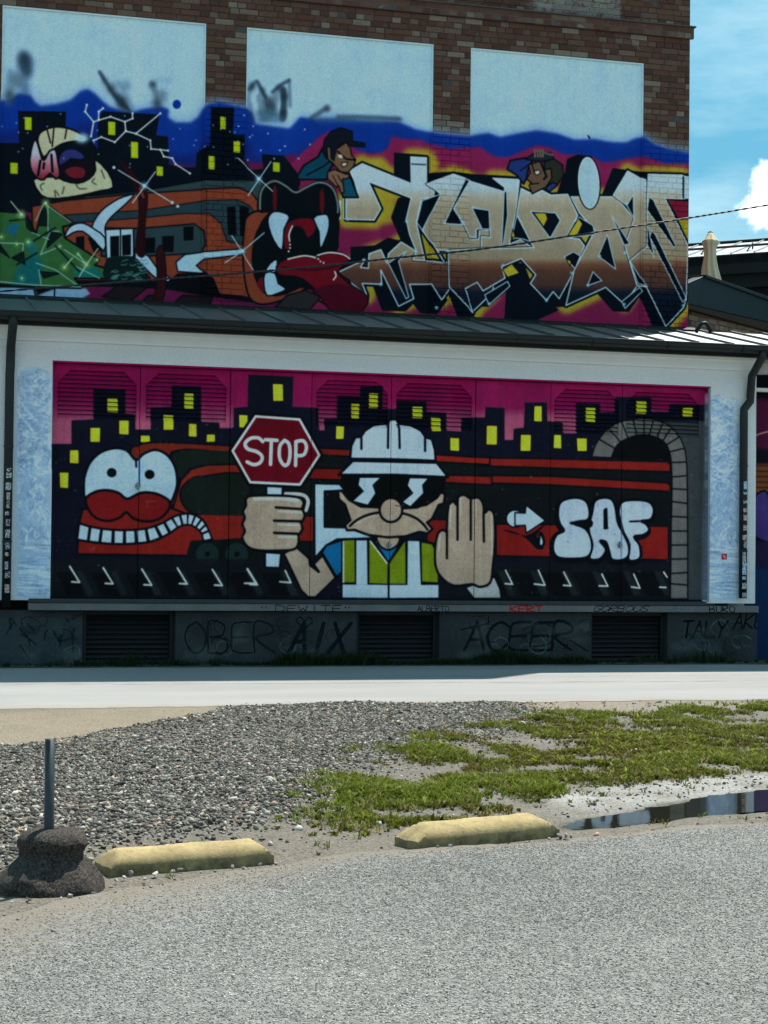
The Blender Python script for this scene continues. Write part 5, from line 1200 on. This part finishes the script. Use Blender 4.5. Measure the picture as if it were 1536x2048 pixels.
# bay at the right end with its own dark mural, and a white rail beam
obj('side_wall', MB().box(X1+.02, X1+4.0, YA+.5, YA+.8, -.05, 4.66).box(X1-.3, X1+.018, YA+.3, YA+.8, -.05, 4.66), M_DOOR, dock)
obj('beam', MB().box(X1+.03, X1+3.9, YA+.30, YA+.40, W(1524, 783, YA+.3).z, W(1524, 776, YA+.3).z), M_WHITE, dock)
obj('roof_pipe', MB().tube([W(1392, 664, YB-.35), W(1396, 657, YB-.35), W(1403, 647, YB-.4), W(1411, 646, YB-.4), W(1417, 653, YB-.4), W(1424, 668, YB-.45)], .035, 8), M_TRIM, dock, smooth=True)

# ------------------------------------------------------------ tall brick building
BX0, BX1, BH = W(-420, 300, YB).x, W(1379, 300, YB).x, 15.3
tall = thing('brick_building', 'tall old brick building with three pale plaster panels and a spray painted mural', 'building', (7, YB, 0))
ZP = 9.69; ZC0, ZC1 = W(1378, 82, YB).z, W(1378, 63, YB).z
pan_x = [(W(5.5, 8, YB).x, W(413, 45, YB).x), (W(494.5, 55, YB).x, W(868, 88, YB).x), (W(942.5, 95, YB).x, W(1288.5, 125, YB).x)]
piers = [(BX0, pan_x[0][0]), (pan_x[0][1], pan_x[1][0]), (pan_x[1][1], pan_x[2][0]), (pan_x[2][1], BX1)]
ZTOP = 10.95
b = MB()
for l, r in piers: b.box(l, r, YB+.014, YB+.30, 4.7, ZP)
b.box(BX0, BX1, YB+.014, YB+.30, ZP, ZTOP)
wall = obj('wall', b, M_MORTAR, tall)
obj('upper_wall', MB().box(BX0, BX1, YB, YB+.4, ZTOP+.002, BH).box(BX0, BX1, YB+.42, YB+14, 0, BH-.002).box(BX1-.3, BX1, YB+.302, YB+.418, 0, BH-.004).box(BX0, BX1, YB+.302, YB+.41, 0, ZTOP), M_FARBRICK, tall)
for l, r in pan_x: obj('panel', MB().box(l+.004, r-.004, YB+.045, YB+.20, 4.7, ZP-.004), M_PANEL, tall, bevel=.004)
for l, r in pan_x: obj('panel_frame', MB().box(l-.002, l+.022, YB+.02, YB+.06, 5.2, ZP).box(r-.022, r+.002, YB+.02, YB+.06, 5.2, ZP).box(l+.022, r-.022, YB+.02, YB+.06, ZP-.025, ZP+.0), None, tall).data.materials.append(M_PANEL)
CH = .0925; ZR = ZP-48*CH
bricks = []   # (x0, x1, z0, proud)
z = ZP-48*CH
row = 0
def bond(l, r, row):
    x = l; out = []; head = row % 2 == 1
    first = True
    while x < r-.02:
        w = .145 if head else .30
        if first and not head and row % 4 == 2: w = .22
        if random.random() < .12: w = .145 if w > .2 else .30
        w = min(w, r-x)
        if r-(x+w) < .07: w = r-x
        out.append((x, x+w)); x += w; first = False
    return out
while z+CH < ZTOP+.05:
    spans = piers if z+CH*.6 < ZP else [(BX0, BX1)]
    for l, r in spans:
        if r < 1.0: continue
        l = max(l, .7)
        for x0, x1 in bond(l, r, row): bricks.append((x0, x1, z, row))
    z += CH; row += 1
cor_rows = {int(round((ZC0-ZR)/CH)), int(round((ZC0-ZR)/CH))+1}
def brick_mesh(w, jit):
    g_, d, c = .005, .02, .006; w2 = w-2*g_; h2 = CH-2*g_; r = random.Random(jit)
    j = lambda s=.002: r.uniform(-s, s)
    m_ = MB(); k = r.uniform(-.004, .005)
    f_ = [(g_+c+j(), k+j(), g_+c+j()), (w-g_-c+j(), k+j(), g_+c+j()), (w-g_-c+j(), k+j(), CH-g_-c+j()), (g_+c+j(), k+j(), CH-g_-c+j())]
    m1 = [(g_+j(), .009, g_+j()), (w-g_+j(), .009, g_+j()), (w-g_+j(), .009, CH-g_+j()), (g_+j(), .009, CH-g_+j())]
    m2 = [(x, .05, z_) for x, _, z_ in m1]
    m_.v = f_+m1+m2
    m_.f = [(0,1,2,3)]+[(a, 4+a, 4+(a+1) % 4, (a+1) % 4) for a in range(4)]+[(4+a, 8+a, 8+(a+1) % 4, 4+(a+1) % 4) for a in range(4)]
    return m_
def paint_line(x): return 8.47 if x > 4 else 8.5
cache = {}
singles, rest = [], []
for q_ in bricks:
    (singles if q_[2] > (8.55 if q_[0] < 8 else 8.2) and q_[0] > 1.2 else rest).append(q_)
random.Random(3).shuffle(singles)
singles.sort(key=lambda q_: -(q_[1]-q_[0]))
rest += singles[300:]; singles = singles[:300]
print('bricks', len(singles), len(rest))
for x0, x1, z_, row in singles:
    w = round(x1-x0, 2); key = (w, random.randrange(4))
    if key not in cache: cache[key] = fix(brick_mesh(w, hash(key)).mesh('brick')); cache[key].materials.append(M_BRICK)
    o = bpy.data.objects.new('brick', cache[key]); COL.objects.link(o); o.parent = wall
    o.matrix_parent_inverse = Matrix.Translation(-tall.location) if False else Matrix()
    o.location = (x0-tall.location.x*0, YB-(.05 if row in cor_rows else 0), z_)
big = MB(); tints = []
for x0, x1, z_, row in rest:
    if random.random() < .012 and z_ > 8.4: continue     # a few bricks have fallen out
    m_ = brick_mesh(x1-x0, random.random()); k = len(big.v); big.v += [(x+x0, y+YB-(.05 if row in cor_rows else 0), zz+z_) for x, y, zz in m_.v]; big.f += [tuple(i+k for i in f_) for f_ in m_.f]
    tints += [random.random()]*len(m_.v)
me = fix(big.mesh('brickwork')); at = me.color_attributes.new('tint', 'FLOAT_COLOR', 'POINT'); at.data.foreach_set('color', np.repeat(np.array(tints, np.float32)[:, None], 4, 1).ravel()); me.materials.append(M_BRICKS)
bw_ = obj('brickwork', me, None, wall); bw_.matrix_parent_inverse = Matrix(); bw_['kind'] = 'stuff'
# projecting string course: ledges over the two proud brick courses
zc = ZR+min(cor_rows)*CH
obj('cornice', MB().prism([(YB+.02, zc+2*CH), (YB-.075, zc+2*CH), (YB-.075, zc+2*CH+.022), (YB+.02, zc+2*CH+.05)], BX0, BX1+.075).box(BX0, BX1+.045, YB-.046, YB+.02, zc+.004, zc+2*CH-.002).box(BX1+.002, BX1+.07, YB+.02, YB+.4, zc+CH, zc+2*CH+.02), M_STONE2, tall)

# ------------------------------------------------------------ brick house with roof terrace, right of the tall building
def dirplane(px0, py0, depth, V):                   # upright plane through a point, its level lines running to the vanishing column V
    d = ray(px0, py0); p0 = Vector((d.x, d.y, 0))*(depth/d.y); a = ray(V, 1115); a = Vector((a.x, a.y, 0)).normalized()
    nrm = Vector((-a.y, a.x, 0))
    def at(px, py):
        q = ray(px, py); t_ = p0.dot(nrm)/q.dot(nrm); return Vector((q.x*t_, q.y*t_, EYE+q.z*t_))
    return p0, a, nrm, at
p0, a1, n1, at1 = dirplane(1383, 620, YB+1.2, 4200)
terr = thing('terrace_house', 'low brick house with dark green metal roof parapet beside the tall brick building', 'building', (p0.x, p0.y, 0))
zb = at1(1400, 612).z
rotz = Matrix(((a1.x, n1.x, 0), (a1.y, n1.y, 0), (0, 0, 1)))
LEN = 9.0
hw = obj('wall', MB().box(-.5, LEN, .012, .3, 0, zb+.06, rotz, p0), simple('mortar_dark', (.045, .04, .034), .95, .2, .2, 20), terr)
t = NT('brick_warm', .92, .2); cr = t.mix(t.rnd(), (.16, .10, .07), (.30, .21, .15)); t.color(t.mix(t.ramp(t.noise(14, 5, .7), .4, .7, 0, .5), cr, t.mix(.5, cr, (.07, .05, .04)))); t.bump(t.noise(60, 4), .004); M_WARM = t.m
cache2 = {}
zrow = 4.2; row = 0
while zrow < zb+.12:
    x = 0.0 if row % 2 else -.07
    while x < 2.4:
        w = .145 if row % 2 else .30
        key = (w, random.randrange(3))
        if key not in cache2: cache2[key] = fix(brick_mesh(w, key[1]+50).mesh('brick')); cache2[key].materials.append(M_WARM)
        o = bpy.data.objects.new('brick', cache2[key]); COL.objects.link(o); o.parent = hw; pp_ = p0+a1*x
        o.location = (pp_.x, pp_.y, zrow); o.rotation_euler = (0, 0, math.atan2(a1.y, a1.x)); x += w
    zrow += CH; row += 1
# parapet of folded metal: a thick sheet with a coping, following its own rake
def slab(pts, back, name, mat, par):
    k = len(pts); bb = MB(); bb.v = [tuple(p) for p in pts]+[tuple(p+back) for p in pts]
    bb.f = [tuple(range(k)), tuple(reversed(range(k, 2*k)))]+[(i, (i+1) % k, k+(i+1) % k, k+i) for i in range(k)]
    return obj(name, bb, mat, par, bevel=.008)
off = -n1*.14 if n1.y > 0 else n1*.14
_, _, _, at2 = dirplane(1383, 620, YB+1.0, 4200)
tl, tr_, br, bl_ = at2(1408, 552), at2(1640, 634), at2(1640, 668), at2(1400, 613)
slab([tl, tr_, br, bl_], n1*.30, 'parapet', M_CLAD, terr)
slab([at2(1376, 566), at2(1408, 552), at2(1400, 613), at2(1376, 607)], n1*.22, 'parapet_return', M_CLAD, terr)
slab([at2(1407, 549)+off*.3, at2(1640, 631)+off*.3, at2(1640, 639)+off*.3, at2(1407, 555)+off*.3], n1*.40, 'coping', M_CLAD, terr)
slab([at2(1376, 608), at2(1400, 614), at2(1640, 669), at2(1640, 690), at2(1400, 624), at2(1376, 617)], n1*.12, 'soffit_board', simple('brown_board', (.035, .024, .016), .8, .2, .2, 8), terr)
TZ = min(tl.z, tr_.z)-.55
obj('terrace_floor', MB().box(-1.0, LEN, .35, 9, TZ-.2, TZ, rotz, p0), simple('deck', (.12, .10, .08), .8, .2), terr)

# closed parasol on that terrace
ud = YB+3.2; ub = W(1420, 560, ud); uh = W(1421, 466, ud).z
par = thing('closed_parasol', 'closed beige cloth parasol standing on the roof terrace behind the dark parapet', 'parasol', (ub.x, ud, TZ))
SCL = W(1430, 500, ud).x-W(1420, 500, ud).x
t = NT('parasol_cloth', .85, .2); t.color(t.mix(t.noise(8, 5, stretch=(1, 1, .2)), (.56, .46, .29), (.70, .60, .41))); M_CLOTH = t.m
prof = [(466, .35), (472, .9), (480, 1.3), (484, 1.75), (488, 1.45), (497, 1.1), (515, 1.12), (535, 1.45), (556, 1.8), (572, 2.0), (600, 2.0), (606, 1.2)]
bb = MB(); K = 40
for py, r in prof:
    zz = W(1421, py, ud).z
    for j in range(K):
        a = 2*math.pi*j/K; fold = 1+(.16 if py > 486 else .07)*math.cos(8*a+.6+zz*.8)+.05*math.sin(3*a+zz*2)
        rr = r*SCL*fold*.92; bb.v.append((ub.x+rr*math.cos(a)+(.25*SCL if py > 540 else 0), ud+rr*math.sin(a), zz))
for i in range(len(prof)-1):
    for j in range(K): bb.f.append((i*K+j, i*K+(j+1) % K, (i+1)*K+(j+1) % K, (i+1)*K+j))
obj('canopy', bb, M_CLOTH, par, smooth=True)
obj('finial', MB().tube([(ub.x, ud, uh-.02), (ub.x, ud, uh+.03)], .022, 8).box(ub.x-.05, ub.x+.05, ud-.012, ud+.012, uh+.004, uh+.016), M_STEEL, par)
obj('pole', MB().tube([(ub.x, ud, TZ+.04), (ub.x, ud, uh-.03)], .022, 8), M_STEEL, par)
obj('foot', MB().tube([(ub.x, ud, TZ), (ub.x, ud, TZ+.05)], .28, 16), M_TRIM, par)

# hall behind: pale standing-seam roof over dark cladding
hp, ha, hn, hat = dirplane(1378, 525, YB+9, -6200)
ha = ha if ha.x > 0 else -ha; hn = Vector((-ha.y, ha.x, 0))
hall = thing('hall_behind', 'dark clad hall with a pale seamed metal roof rising behind the parasol', 'building', (hp.x, hp.y, 0))
rz2 = Matrix(((ha.x, hn.x, 0), (ha.y, hn.y, 0), (0, 0, 1)))
ze = hat(1378, 522).z; zw = 0
obj('wall', MB().box(-3, 12, 0, 6, 0, ze-.7, rz2, hp), M_CLAD, hall)
obj('fascia', MB().box(-3, 12, -.45, .02, ze-.42, ze-.01, rz2, hp).box(-3, 12, -.30, .02, ze-.70, ze-.421, rz2, hp), M_CLAD, hall)
t = NT('pale_roof', .35, .5); t.color(t.mix(t.noise(2, 4), (.42, .43, .43), (.52, .53, .53))); M_PALE = t.m
rp_ = W(1378, 489, (hp+hn*2.4).y); rise = rp_.z-ze; run = 2.6
pm2 = MB(); an = math.atan2(rise, run); L2 = math.hypot(rise, run)
pm2.box(0, .49, 0, L2, 0, .01).box(.49, .515, 0, L2, 0, .045); m2 = fix(pm2.mesh('roof_panel')); m2.materials.append(M_PALE); 
seam_m = simple('seam_dark', (.03, .035, .035), .5, .4)
hr = obj('roof', MB().prism([(0, -.02), (run, rise-.02), (run, rise-.4), (0, -.2)], -3, 12), M_TRIM, hall)
hr.data.transform(Matrix.Translation(Vector((hp.x, hp.y, ze))) @ rz2.to_4x4() @ Matrix.Translation((0, -.45, 0)))
hrot = rz2.to_4x4() @ Matrix.Rotation(an, 4, 'X')
for k in range(26):
    o = bpy.data.objects.new('roof_panel', m2); COL.objects.link(o); o.parent = hr
    w_ = hp+ha*(-3+k*.51)-hn*.45; o.matrix_world = Matrix.Translation((w_.x, w_.y, ze)) @ hrot
ridge = MB(); q0, q1 = hp-ha*3+hn*(run-.45), hp+ha*12+hn*(run-.45)
ridge.tube([(q0.x, q0.y, ze+rise+.05), (q1.x, q1.y, ze+rise+.03)], .035, 8); obj('ridge_cap', ridge, M_TRIM, hall)
for fr in (.16, .26):
    s0, s1 = hp-ha*3+hn*(run*fr-.45), hp+ha*12+hn*(run*fr-.45); z_ = ze+rise*fr+.12
    obj('snow_rail', MB().tube([(s0.x, s0.y, z_), (s1.x, s1.y, z_)], .016, 6), M_TRIM, hall)
for k in range(14):
    s0 = hp+ha*(-2.74+k*1.02)+hn*(run*.12-.45); s1 = hp+ha*(-2.74+k*1.02)+hn*(run*.28-.45)
    obj('rail_bracket', MB().tube([(s0.x, s0.y, ze+rise*.12+.03), (s1.x, s1.y, ze+rise*.28+.15), (s1.x, s1.y, ze+rise*.28+.02)], .018, 6), M_TRIM, hall)

# ------------------------------------------------------------ overhead cable
YC = YA-1.0
cp = [(-300,612),(0,583),(300,560),(470,547),(640,532),(800,515),(980,496),(1180,466),(1370,437),(1536,410),(1900,350)]
cp = [tuple(W(x, y, YC)) for x, y in Canvas.curve(cp, False, 6)]
t = NT('cable_rubber', .5, .4); t.color(t.mix(t.ramp(t.noise(14, 2, stretch=(1, .2, .2)), .55, .6), (.008, .008, .010), (.016, .016, .016))); M_CABLE = t.m
c_ = thing('overhead_cable', 'thin black twisted cable strung across the mural to the upper right', 'cable', cp[0])
for ph in (0, math.pi):
    pth = []
    for i, (a, b_) in enumerate(zip(cp[:-1], cp[1:])):
        for k in range(5):
            p = Vector(a).lerp(Vector(b_), k/5); w = (i*5+k)*1.15+ph; pth.append(p+Vector((0, math.cos(w), math.sin(w)))*.008)
    obj('strand', MB().tube(pth, .009, 6), M_CABLE, c_, smooth=True)

# ------------------------------------------------------------ parking blocks, post, loose stones
def parking_block(pl, pr, h, label, seed, flat):
    A, B = G(*pl), G(*pr); d = (B-A); d.z = 0; L = d.length; d.normalize(); n_ = Vector((-d.y, d.x, 0)); wd = .22
    r = random.Random(seed)
    prof = [(0, -.02), (0, .055), (.006, .085), (.022, .113), (.048, .138), (.085, .157), (.12, .163), (.155, .157), (.178, .138), (.202, .113), (.215, .085), (wd, .055), (wd, -.02)]
    prof = [(u, w*h/.163 if w > 0 else w) for u, w in prof]
    secs = []; m = 60; tap = flat
    for i in range(m+1):
        s_ = i/m*L; e = min(s_, L-s_); k = min(1, (.30+.70*e/tap)) if e < tap else 1
        secs.append((s_, k))
    bb = MB(); K = len(prof)
    for s_, k in secs:
        for u, w in prof:
            wob = .0025*math.sin(s_*17+u*40)+.0016*r.uniform(-1, 1)
            uu = wd/2+(u-wd/2)*(1 if k == 1 else 1); ww = min(w, h*k) if w > 0 else w
            p = A+d*s_+n_*uu; bb.v.append((p.x, p.y, ww+(wob if w > 0 else 0)))
    for i in range(m):
        for j in range(K): bb.f.append((i*K+j, (i+1)*K+j, (i+1)*K+(j+1) % K, i*K+(j+1) % K))
    bb.f.append(tuple(range(K))); bb.f.append(tuple(m*K+j for j in reversed(range(K))))
    o = obj('parking_block', bb, M_BLOCK, smooth=False); tag(o, label, 'parking block', 'yellow parking blocks along the asphalt edge')
    for p in o.data.polygons: p.use_smooth = True
    o.data.set_sharp_from_angle(angle=math.radians(35)); return o
t = NT('yellow_concrete', .85, .25); sp = t.new('ShaderNodeSeparateXYZ'); t.l.new(t.pos(), sp.inputs[0])
c = t.mix(t.ramp(t.noise(9, 6, .65), .3, .7), (.27, .20, .085), (.39, .298, .135))
c = t.mix(t.ramp(t.noise(30, 5, .75), .5, .68, 0, .65), c, (.16, .13, .08))
grime_shade = t.mul(t.ramp(t.noise(13, 5, .7), .3, .7), t.ramp(sp.outputs[2], .012, .10, 1.6, 0)); c = t.mix(t.mul(grime_shade, .75), c, (.10, .072, .04))  # grime at the foot, deepened to paint in shade on the front
t.color(c); t.bump(t.noise(90, 5, .75), .004); t.bump(t.noise(14, 4), .006, .6); M_BLOCK = t.m
parking_block((222, 1751), (548, 1724), .105, 'left weathered yellow concrete parking block beside the post footing', 3, .07)
parking_block((836, 1699), (1119, 1671), .118, 'right clean yellow concrete parking block with sloping ends beside the puddle', 5, .12)

# broken post in a concrete lump
fc = G(104, 1772); post = thing('metal_post', 'dark cut off metal post set in a rough concrete lump at the asphalt edge', 'post', fc)
t = NT('rough_concrete', .95, .2); vv = t.voro(130, out='Color'); bw3 = t.new('ShaderNodeRGBToBW'); t.l.new(vv, bw3.inputs[0])
c = t.mix(t.ramp(bw3.outputs[0], .2, .85), (.010, .009, .008), (.10, .08, .066)); c = t.mix(t.ramp(t.noise(6, 5), .35, .7, 0, .6), c, (.045, .037, .031)); t.color(c); t.bump(t.noise(35, 6, .75), .012); t.bump(t.noise(110, 4, .7), .006); M_LUMP = t.m
from mathutils import noise as mn
prof = [(0, .262), (.05, .266), (.10, .262), (.135, .250), (.158, .228), (.165, .205), (.160, .185), (.148, .165), (.150, .140), (.172, .115), (.205, .085), (.235, .05), (.252, .02), (.258, -.03)]
bb = MB(); K = 48; fine = []
pr = np.array(prof); ti = np.linspace(0, len(prof)-1, 44)
for q_ in ti:
    i = min(int(q_), len(prof)-2); a_ = q_-i; fine.append(pr[i]*(1-a_)+pr[i+1]*a_)
for r, z_ in fine:
    for j in range(K):
        a = 2*math.pi*j/K; p = Vector((math.cos(a)*2, math.sin(a)*2, z_*9)); dsp = mn.noise(p*.8)*.016+mn.noise(p*2.6)*.006+mn.noise(p*8)*.0035
        k = 1+dsp/.16 if r > .02 else 1
        bb.v.append((fc.x+r*k*math.cos(a)*1.0, fc.y+r*k*math.sin(a), z_+dsp*.35))
for i in range(len(fine)-1):
    for j in range(K): bb.f.append((i*K+j, i*K+(j+1) % K, (i+1)*K+(j+1) % K, (i+1)*K+j))
obj('concrete_base', bb, M_LUMP, post, smooth=True)
tp = W(100, 1478, fc.y)
bb = MB(); n = 14
pth = [(W(97.5, 1690, fc.y).x, fc.y, .20), (tp.x, fc.y, tp.z)]
bb.tube(pth, .0235, n, closed=False); bb.tube([pth[1], tuple(Vector(pth[1])-Vector((0, 0, .10)))], .0195, n, closed=False)
k = len(bb.v)
for j in range(n): bb.f.append((n+j, n+(j+1) % n, 2*n+(j+1) % n, 2*n+j))
obj('tube', bb, simple('weathered_steel', (.030, .036, .040), .5, .4, .35, 18, .4), post, smooth=True)

# loose stones on the asphalt edge
spots = [(60,1803,9),(24,1807,8),(122,1800,8),(140,1798,16),(160,1800,7),(175,1797,7),(188,1789,8),(107,1866,12),(172,1828,6),(176,1833,5),(232,1764,10),(222,1778,9),(230,1788,7),(248,1758,9),(262,1750,12),(290,1762,11),(310,1752,16),(288,1774,8),(302,1778,9),(326,1773,6),(345,1746,10),(362,1742,10),(430,1746,9),(448,1748,6),(465,1738,11),(488,1741,13),(478,1752,6),(520,1732,9),(552,1732,8),(300,1805,6),(335,1783,5),(156,1856,5),(8,1834,10),(36,1843,9),(875,1697,9),(900,1696,13),(986,1697,7),(1098,1681,10),(1118,1675,14),(1132,1674,12),(640,1722,6),(560,1728,7)]
protos = []
for k in range(5):
    v, f = stones(np.zeros((1, 3)), np.array([1.0]), np.random.default_rng(40+k)); m_ = bpy.data.meshes.new('stone'); m_.from_pydata([tuple(p) for p in v], [], [tuple(q) for q in f]); m_.materials.append(None); protos.append(m_)
t = NT('loose_stone', .85, .3); c = t.mix(t.rnd(), (.06, .055, .05), (.50, .48, .44)); t.color(t.mix(t.ramp(t.noise(60, 4), .35, .7, 0, .6), c, t.mix(.5, c, (.12, .11, .1)))); t.bump(t.noise(120, 4), .003)
for m_ in protos: m_.materials[0] = t.m
for k, (x, y, s_) in enumerate(spots):
    o = bpy.data.objects.new('stone', protos[k % 5]); COL.objects.link(o); p = G(x, y); sz = s_/2/400*(p.y/8.8)*1.05
    o.location = (p.x, p.y, sz*.35+.004); o.rotation_euler = (0, 0, k*1.7); o.scale = (sz*1.15, sz, sz*.9)
    where = ('in front of the concrete lump under the metal post' if x < 200 and y < 1812 else 'out on the dusty asphalt below the metal post' if y > 1812 or (x < 345 and y > 1777)
             else 'between the metal post and the left parking block' if x < 345 else 'beside the foot of the left parking block' if x < 600 else 'beside the foot of the right parking block')
    tag(o, '%s angular stone %s' % ('larger' if s_ > 11 else 'tiny' if s_ < 7 else 'small', where), 'stone', 'loose stones along the asphalt edge')
